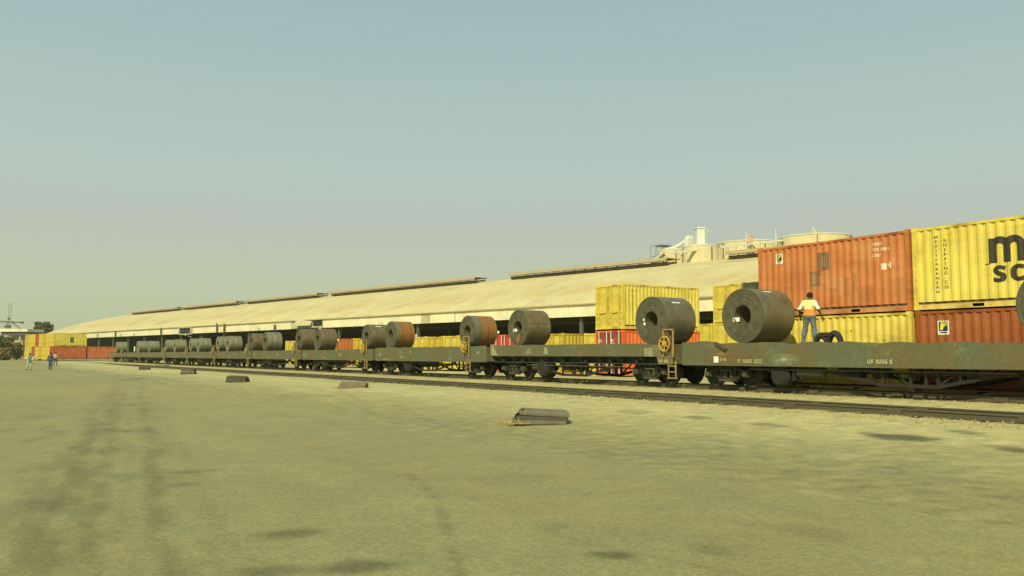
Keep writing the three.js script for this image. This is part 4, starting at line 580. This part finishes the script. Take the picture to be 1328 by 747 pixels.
function person(label, pos, turn, J, wear, cell) {
  const o = thing('person', label, 'person', null, pos, turn);
  const mir = (p) => [-p[0], p[1], p[2]], P = { hip: [.095, .92, 0], kneeL: [.12, .49, .02], ankleL: [.14, .085, -.02], kneeR: [-.12, .49, .02], ankleR: [-.14, .085, -.02], sh: [.175, 1.42, -.01], elbL: [.27, 1.14, -.03], wriL: [.30, .90, .08], elbR: [-.27, 1.14, -.03], wriR: [-.30, .90, .08], head: [0, 1.63, .03], neck: [0, 1.47, -.005], ...J };
  const legs = [], arms = [], torso = [], hands = [], feet = [];
  for (const [s, k, a] of [[1, P.kneeL, P.ankleL], [-1, P.kneeR, P.ankleR]]) { const h = s > 0 ? P.hip : mir(P.hip); legs.push(cone(h, k, .092, .058), cone(k, [(k[0] + a[0]) / 2, (k[1] + a[1]) / 2 + .06, (k[2] + a[2]) / 2 - .012], .056, .056), cone([k[0], k[1], k[2]], a, .052, .038)); feet.push(cone([a[0], a[1] - .04, a[2] - .03], [a[0] + s * .03, a[1] - .05, a[2] + .15], .042, .036)); }
  torso.push(cone([-.07, .97, -.01], [.07, .97, -.01], .115, .115), cone([-.06, 1.12, 0], [.06, 1.12, 0], .098, .098), cone([-.095, 1.31, 0], [.095, 1.31, 0], .108, .108), cone([-.13, 1.405, -.01], [.13, 1.405, -.01], .068, .068), cone([0, 1.0, 0], [0, 1.4, 0], .11, .1));
  const neck = [cone([0, 1.40, -.01], [P.head[0], P.head[1] - .06, P.head[2] - .02], .058, .052)], H = P.head;
  const head = [cone([H[0], H[1] + .035, H[2] - .015], [H[0], H[1] + .03, H[2] + .015], .094, .088), cone([H[0], H[1] + .01, H[2] + .02], [H[0], H[1] - .075, H[2] + .05], .075, .042), cone([H[0], H[1] + .01, H[2] + .1], [H[0], H[1] - .02, H[2] + .112], .010, .016), ...[-1, 1].map((s) => cone([H[0] + s * .088, H[1] + .02, H[2] - .01], [H[0] + s * .092, H[1] - .02, H[2] - .005], .018, .012))];
  for (const [s, e, w] of [[1, P.elbL, P.wriL], [-1, P.elbR, P.wriR]]) {
    const sh = s > 0 ? P.sh : mir(P.sh); arms.push(cone(sh, e, .056, .043), cone(e, w, .043, .030));
    const d = V(w[0] - e[0], w[1] - e[1], w[2] - e[2]).normalize(), q = new THREE.Quaternion().setFromUnitVectors(V(0, -1, 0), d), tr = (x, y, z) => { const v = V(x, y, z).applyQuaternion(q); return [w[0] + v.x, w[1] + v.y, w[2] + v.z]; };
    hands.push(cone(tr(0, -.02, .018), tr(0, -.085, .03), .022, .021), cone(tr(0, -.02, -.018), tr(0, -.085, -.03), .022, .021));
    [[.036, .075], [.013, .085], [-.011, .08], [-.034, .062]].forEach(([z, l]) => hands.push(cone(tr(0, -.095, z), tr(-s * .012, -.095 - l * .55, z * 1.05), .0098, .009), cone(tr(-s * .012, -.095 - l * .55, z * 1.05), tr(-s * .036, -.095 - l * .95, z), .009, .0078)));
    hands.push(cone(tr(0, -.035, .035), tr(-s * .012, -.07, .062), .0125, .0105), cone(tr(-s * .012, -.07, .062), tr(-s * .024, -.105, .058), .0105, .0085));
  }
  const body = union([...torso, ...neck, ...head, ...legs, ...arms, ...feet], .045), handsF = union(hands, .010), fm = union(hands.filter((_, i) => 1), .012);
  const g1 = surfaceNet((x, y, z) => smin(body(x, y, z), cell > .02 ? fm(x, y, z) : 9, .02), [-.55, 0, -.45], [.55, 1.80, .45], cell), parts = [g1];
  if (cell <= .02) for (const w of [P.wriL, P.wriR]) parts.push(surfaceNet((x, y, z) => handsF(x, y, z), [w[0] - .2, w[1] - .24, w[2] - .2], [w[0] + .2, w[1] + .1, w[2] + .24], .0045));
  const clean = (g) => { const h = g.toNonIndexed(); h.deleteAttribute('uv'); return h; };
  mesh('body', mergeGeometries(parts.map(clean)), wear.skin ?? M.skin, o);
  const cloth = (name, list, grow, clip, mat, color) => { const u = union(list, .05), g = surfaceNet((x, y, z) => Math.max(u(x, y, z) - grow - .006 * fbm(x * 9, y * 7, z * 9 + grow * 50, 2), clip(x, y, z)), [-.6, -.02, -.5], [.6, 1.85, .5], cell); if (!g.attributes.position.count) return; if (color) { const p = g.attributes.position, c = new Float32Array(p.count * 3); for (let i = 0; i < p.count; i++) c.set(color(p.getX(i), p.getY(i), p.getZ(i)), 3 * i); g.setAttribute('color', new THREE.BufferAttribute(c, 3)); } return mesh(name, g, mat, o); };
  cloth('trousers', [...legs, torso[0]], .018, (x, y, z) => Math.max(y - 1.0, .07 - y), wear.trousers);
  cloth('shirt', [...torso, ...arms], .013, (x, y, z) => Math.max(.93 - y, y - 1.46, wear.long ? Math.abs(x) - .5 : Math.abs(x) > .2 ? 1.16 - y : -1), wear.shirt);
  if (wear.vest) cloth('vest', torso, .026, (x, y) => Math.max(.96 - y, y - 1.475, Math.abs(x) - .215), M.vest, wear.vest);
  for (const f of feet) cloth('shoe', [f], .012, (x, y) => .004 - y, wear.shoe ?? M.shoe);
  mesh('hair', surfaceNet(((hf) => (x, y, z) => Math.max(hf(x, y, z) - .008, (H[1] + .03 - y) - Math.max(0, H[2] - z) * 1.1, z - H[2] - .085))(union(head.slice(0, 1), .02)), [-.25, 1.4, -.3], [.25, 1.85, .35], Math.min(cell, .012)), wear.hair ?? M.hair, o);
  return o;
}
{
  const f = atD(1051, 446, 23.25), yv = [.86, .80, .30], orr = [.80, .26, .05], sil = [.82, .80, .55];
  const pr = person('worker in yellow and orange vest and jeans standing on the nearest wagon', [23.25, 1.85, -f.s], Math.PI / 2 + .25, { kneeL: [.165, .49, .01], ankleL: [.24, .085, -.03], kneeR: [-.13, .49, .03], ankleR: [-.17, .085, 0], elbL: [.31, 1.17, -.06], wriL: [.36, .96, .10], elbR: [-.32, 1.17, -.05], wriR: [-.38, .93, .06], head: [0, 1.605, .075] },
    { trousers: M.jeans, shirt: M.shirt, vest: (x, y) => y > 1.205 ? yv : y > 1.18 ? sil : y < 1.0 ? orr : orr }, .012); pr.scale.setScalar(1.0);
  const at = (px, py, h) => { const r = ray(px, py), k = (h - EYE) / r[1]; return [r[0] * k, h, -r[2] * k]; };
  const c = (r, g, b) => std({ color: lin(r, g, b), roughness: .95 });
  const walk = { kneeL: [.1, .5, .14], ankleL: [.1, .10, .10], kneeR: [-.1, .48, -.04], ankleR: [-.1, .12, -.26], elbL: [.25, 1.14, -.12], wriL: [.26, .92, -.06], elbR: [-.25, 1.14, .06], wriR: [-.25, .95, .2] };
  const far = (label, px, py, turn, J, wear, sc) => { const p = at(px, py, 0); p[1] = ground(p[0], -p[2]); person(label, p, turn, J, { long: true, ...wear }, .026).scale.setScalar(sc); };
  far('person in pale grey clothes walking alone at the far left of the yard', 37.5, 480, .6, walk, { trousers: c(.42, .46, .36), shirt: c(.36, .40, .34) }, .98);
  far('person in dark blue overalls standing in front of the far container stack', 65, 479.2, 2.8, { ...walk, kneeL: [.1, .5, .06], ankleL: [.11, .085, 0], ankleR: [-.1, .085, -.1] }, { trousers: c(.05, .09, .17), shirt: c(.05, .075, .16) }, 1.02);
  far('person with a pale pink top and dark trousers just behind the one in blue', 71.5, 475.5, .4, walk, { trousers: c(.12, .12, .11), shirt: c(.68, .48, .40) }, 1.0);
}

// ------------------------------------------------------------------ folded tarpaulins left along the yard
function tarpPack(label, px, py, w, dpt, h, mat, turn, opt = {}) {
  const q = atG(px, py, .05), y = ground(q.x, q.s), o = thing('folded_tarpaulin', label, 'tarpaulin', 'folded tarpaulins lying in the yard', [q.x, y, -q.s], turn); seed(Math.round(px));
  const n = opt.layers ?? 3, t = h / n, sd = px * .13;
  for (let i = 0; i < n; i++) { // each fold: a flat bag with a rounded rim, sagging unevenly
    const k = 1 - i * .05, ww = w * k * rr(.95, 1.04), dd = dpt * k * rr(.92, 1.03), sh = new THREE.Shape(), r = t * .48;
    sh.moveTo(-ww / 2 + r, 0); sh.lineTo(ww / 2 - r, 0); sh.absarc(ww / 2 - r, r, r, -Math.PI / 2, Math.PI / 2, false); sh.lineTo(-ww / 2 + r, 2 * r); sh.absarc(-ww / 2 + r, r, r, Math.PI / 2, Math.PI * 1.5, false);
    let g = new THREE.ExtrudeGeometry(sh, { depth: dd - 2 * r, steps: 14, bevelEnabled: true, bevelThickness: r * .8, bevelSize: r * .25, bevelSegments: 3, curveSegments: 6 }); g.translate(0, i * t * .94, -dd / 2 + r); g.deleteAttribute('normal'); g.deleteAttribute('uv'); g = mergeVertices(g, 1e-4);
    const p = g.attributes.position; for (let j = 0; j < p.count; j++) { const x = p.getX(j), yy = p.getY(j), z = p.getZ(j), lift = (opt.hump ?? .3) * h * Math.exp(-Math.pow((x + w * .28) / (w * .2), 2)) * (i + .4) / n; p.setXYZ(j, x + .03 * fbm(yy * 9, z * 4, sd + i, 2), Math.max(.004, yy * (1 - .16 * smooth(.3, .52, x / w) - .14 * smooth(.25, .5, Math.abs(z) / dpt)) + lift + .035 * fbm(x * 3.2 + i, z * 3.2, sd, 3)), z + .06 * fbm(x * 3, yy * 5, sd + 5 + i, 2)); }
    g.translate(opt.flaps ? .05 * i : 0, 0, 0); g.computeVertexNormals(); mesh('folded_layer', g, i % 2 && n > 2 ? (opt.alt ?? mat) : mat, o);
  }
  for (let k = 0; k < (opt.flaps ?? 0); k++) { // stiff folds gaping open at the left end
    const r = h * rr(.2, .3), g = new THREE.CylinderGeometry(r, r * .85, dpt * rr(.5, .75), 18, 4, true, Math.PI * .95, Math.PI * 1.2); g.rotateX(Math.PI / 2); g.translate(-w * .5 + .07 + k * .05, h * (.28 + .2 * k), rr(-.08, .12));
    const p = g.attributes.position; for (let j = 0; j < p.count; j++) p.setX(j, p.getX(j) * 1.0 + .03 * fbm(p.getY(j) * 8, p.getZ(j) * 4, k, 2)); g.computeVertexNormals(); mesh('fold_flap', g, k % 2 ? M.tarpBrown : mat, o);
  }
  if (opt.ropes) { const l = []; for (let k = 0; k < opt.ropes; k++) { const pts = []; let a = V(-w * .47 + rr(-.06, .16), rr(.02, h * .45), dpt * rr(.2, .5)), dir = rr(2.4, 3.9); for (let j = 0; j < 6; j++) { pts.push(a.clone()); dir += rr(-1.3, 1.3); a = a.clone().add(V(Math.cos(dir) * .075, 0, -Math.sin(dir) * .075)); a.y = j > 0 ? rr(.01, .05) : a.y * .6; } l.push(new THREE.TubeGeometry(new THREE.CatmullRomCurve3(pts), 16, .008, 5)); } mesh('rope', l, M.rope, o); }
  return o;
}
tarpPack('nearest folded grey tarpaulin with frayed yellow rope at its left end', 699, 548.5, 1.14, .95, .29, M.tarp, -.58, { layers: 3, ropes: 22, hump: .26, flaps: 4, alt: M.tarpDark });
tarpPack('brownish folded tarpaulin with yellow rope, second nearest', 458, 506, 1.1, .7, .25, M.tarpBrown, -.6, { layers: 2, ropes: 12, hump: .12, flaps: 2 });
tarpPack('dark folded tarpaulin, third along the yard', 308, 497, 1.05, .8, .34, M.tarpDark, -.55, { layers: 2, hump: .1, alt: M.tarp });
tarpPack('dark upright-sided folded tarpaulin, fourth along the yard', 244.5, 487.2, .98, .7, .46, M.tarpDark, -.5, { layers: 3, hump: .05, alt: M.tarp });
tarpPack('thin folded tarpaulin, furthest but two along the yard', 187.5, 481.2, .95, .8, .26, M.tarpDark, -.3, { layers: 2, hump: .1 });
tarpPack('flat folded tarpaulin beside the near track, far off', 210.5, 477.8, 1.5, 1.0, .26, M.tarp, -.2, { layers: 2, hump: .1 });
tarpPack('small greenish folded bundle by the end of the train', 165, 472.6, 1.2, 1.0, .55, std({ color: lin(.10, .14, .085), map: T.grime }), -.2, { layers: 2, hump: .3 });

// ------------------------------------------------------------------ far left: trees, pale canopy roof, steel gantry, small goods
function tree(name, label, px0, px1, pyTop, z, dark, seedN, opt = {}) {
  const a = atZ(px0, 460, z), b = atZ(px1, 460, z), t = atZ((px0 + px1) / 2, pyTop, z), w = Math.hypot(a.x - b.x, a.s - b.s), h = t.y, o = thing(name, label, opt.cat ?? 'tree', opt.group, [(a.x + b.x) / 2, .3, -(a.s + b.s) / 2]); seed(seedN);
  const tr = [cyl(.12 * w / 4, .22 * w / 4, h * .5, 8, 0, h * .25, 0)]; for (let k = 0; k < 7; k++) { const q = rr(0, 6.28); tr.push(rod([0, h * rr(.25, .45), 0], [Math.cos(q) * w * .32, h * rr(.55, .85), Math.sin(q) * w * .32], .06)); } mesh('trunk', tr, M.timber, o);
  const pos = [], nor = []; const clumps = []; for (let k = 0; k < 46; k++) { const q = rr(0, 6.28), e = Math.sqrt(rnd()), yy = rr(opt.low ?? .3, .96); clumps.push([Math.cos(q) * e * w * .42 * Math.sqrt(Math.max(.1, 1 - Math.pow((yy - .6) / .5, 2))), yy * h, Math.sin(q) * e * w * .42 * Math.sqrt(Math.max(.1, 1 - Math.pow((yy - .6) / .5, 2)))]); }
  const N = opt.n ?? 4200; for (let k = 0; k < N; k++) { const c = clumps[k % clumps.length], R = w * .13, p = V(rr(-1, 1), rr(-1, 1), rr(-1, 1)).multiplyScalar(R).add(V(...c)), l = rr(.14, .3) * (opt.leaf ?? 1), u = V(rr(-1, 1), rr(-1, 1), rr(-1, 1)).normalize().multiplyScalar(l), v = V(rr(-1, 1), rr(-1, 1), rr(-1, 1)).normalize().multiplyScalar(l * .6); if (p.y < .1) p.y = .1; for (const q of [u.clone().negate(), v, u, u.clone().negate(), u, v.clone().negate()]) pos.push(p.x + q.x, p.y + q.y, p.z + q.z); void nor; }
  const g = new THREE.BufferGeometry(); g.setAttribute('position', new THREE.Float32BufferAttribute(pos, 3)); g.computeVertexNormals(); mesh('crown', g, std({ color: dark, roughness: .95, side: THREE.DoubleSide }), o); return o;
}
tree('broadleaf_tree', 'rounded dark tree rising behind the pale canopy roof', 39, 67, 420, 300, lin(.15, .145, .085), 71, { n: 9000, low: .45, leaf: 1.5 });
tree('scrub_tree', 'olive scrub tree at the left edge of the photo', -14, 9, 437, 190, lin(.22, .20, .08), 72, { group: 'scrub trees at the far left', low: .12 });
tree('scrub_tree', 'olive scrub tree beside the one at the left edge', 4, 20, 439, 196, lin(.19, .18, .075), 73, { group: 'scrub trees at the far left', low: .12 });
tree('scrub_bush', 'brown dry bush next to the left side of the far container stack', 14, 30, 447, 200, lin(.26, .21, .09), 74, { group: 'scrub trees at the far left', cat: 'bush', low: .08, n: 3000 });
tree('scrub_bush', 'low dry bush at the foot of the scrub trees on the left', -8, 14, 455, 184, lin(.25, .21, .09), 75, { cat: 'bush', low: .1, n: 2600 });
{
  const z = 232, a = atZ(8, 432, z), b = atZ(46, 431, z), q = atZ(26, 427, z), m = thing('canopy_building', 'low open building with pale flat roof beyond the scrub on the left', 'building', null, [(a.x + b.x) / 2, .3, -(a.s + b.s) / 2], -YAW);
  const w = Math.hypot(a.x - b.x, a.s - b.s), h = q.y - .3; mesh('roof_slab', bx(w, .75, 8, 0, h - .4, 0), M.fascia, m); mesh('soffit', bx(w - .6, .9, 7, .4, h - 1.25, 0), M.darkSteel, m); mesh('wall', bx(w * .55, h - 1.7, 5, w * .1, (h - 1.7) / 2, -.5), M.fasciaGrey, m); for (const x of [-.46, -.15, .2, .46]) mesh('column', bx(.35, h - 1.6, .35, x * w, (h - 1.6) / 2, 3), M.fasciaGrey, m);
  const w0 = atZ(-12, 452, 215), wl = thing('boundary_wall', 'low brownish wall running behind the scrub on the left', 'wall', null, [w0.x, .3, -w0.s], -YAW); const cap = []; for (let k = 0; k < 9; k++) cap.push(bx(.4, 2.3, .4, k * 2.1 - 5, 1.15, 0)); mesh('panel', bx(18, 2.0, .2, 3, 1, 0), std({ color: lin(.30, .24, .15), map: withRepeat(T.grime, .2) }), wl); mesh('pier', cap, std({ color: lin(.33, .27, .17), map: withRepeat(T.grime, .3) }), wl);
  const g0 = atZ(10, 460, 250), gz = thing('steel_gantry', 'thin dark steel gantry with long crossarm at the far left', 'gantry', null, [g0.x, .3, -g0.s], -YAW), u = 250 / F, Y = (py) => (460 - py) * u + EYE - .3, X = (px) => (px - 10) * u;
  mesh('mast', [bx(.16, Y(393), .16, -.35, Y(393) / 2, 0), bx(.16, Y(393), .16, .35, Y(393) / 2, .0), ...[396, 402, 408, 414].map((p) => bx(.8, .08, .08, 0, Y(p), 0))], M.steelBlue, gz); mesh('crossarm', [bar([X(-6), Y(416.5), 0], [X(28), Y(418.5), 0], .3, .34), bar([X(-6), Y(419), 0], [X(18), Y(418.8), 0], .12)], M.darkSteel, gz); mesh('strut', [bar([X(14), Y(418.5), 0], [X(28), Y(429), 0], .2)], M.darkSteel, gz); mesh('hoist', [bx(1.5, .8, .8, X(8), Y(423.5), 0), bx(.2, 1, .2, X(8), Y(420.5), 0)], M.darkSteel, gz); mesh('trolley', [bx(.7, .6, .6, X(26.5), Y(418.5), 0), bx(.5, .5, .5, X(9), Y(413.5), 0)], M.darkSteel, gz);
  const s0 = atZ(46, 468, 176), heap = thing('sack_heap', 'pale grey heap of sacks in front of the far container stack', 'sacks', null, [s0.x, .33, -s0.s], -YAW); seed(9); const hp = []; for (let k = 0; k < 9; k++) hp.push(new THREE.SphereGeometry(.42, 12, 8).scale(1, .42, .7).rotateY(rr(0, 3)).translate(-.55 + (k % 4) * .38 - .25 * (k > 3), .18 + .28 * (k > 3) + .28 * (k > 6), rr(-.4, .4))); mesh('sack', hp, std({ color: lin(.55, .58, .46), roughness: .95 }), heap);
  const d0 = atZ(51.5, 468, 178), dr = thing('oil_drum', 'small dark drum beside the pale sacks, far left', 'drum', null, [d0.x, .33, -d0.s]); mesh('drum_body', [cyl(.3, .3, .85, 18, 0, .43, 0)], M.darkSteel, dr); mesh('rim', [.02, .3, .58, .85].map((y) => new THREE.TorusGeometry(.3, .018, 6, 18).rotateX(Math.PI / 2).translate(0, y, 0)), M.under, dr);
}
renderer.render(scene, camera);
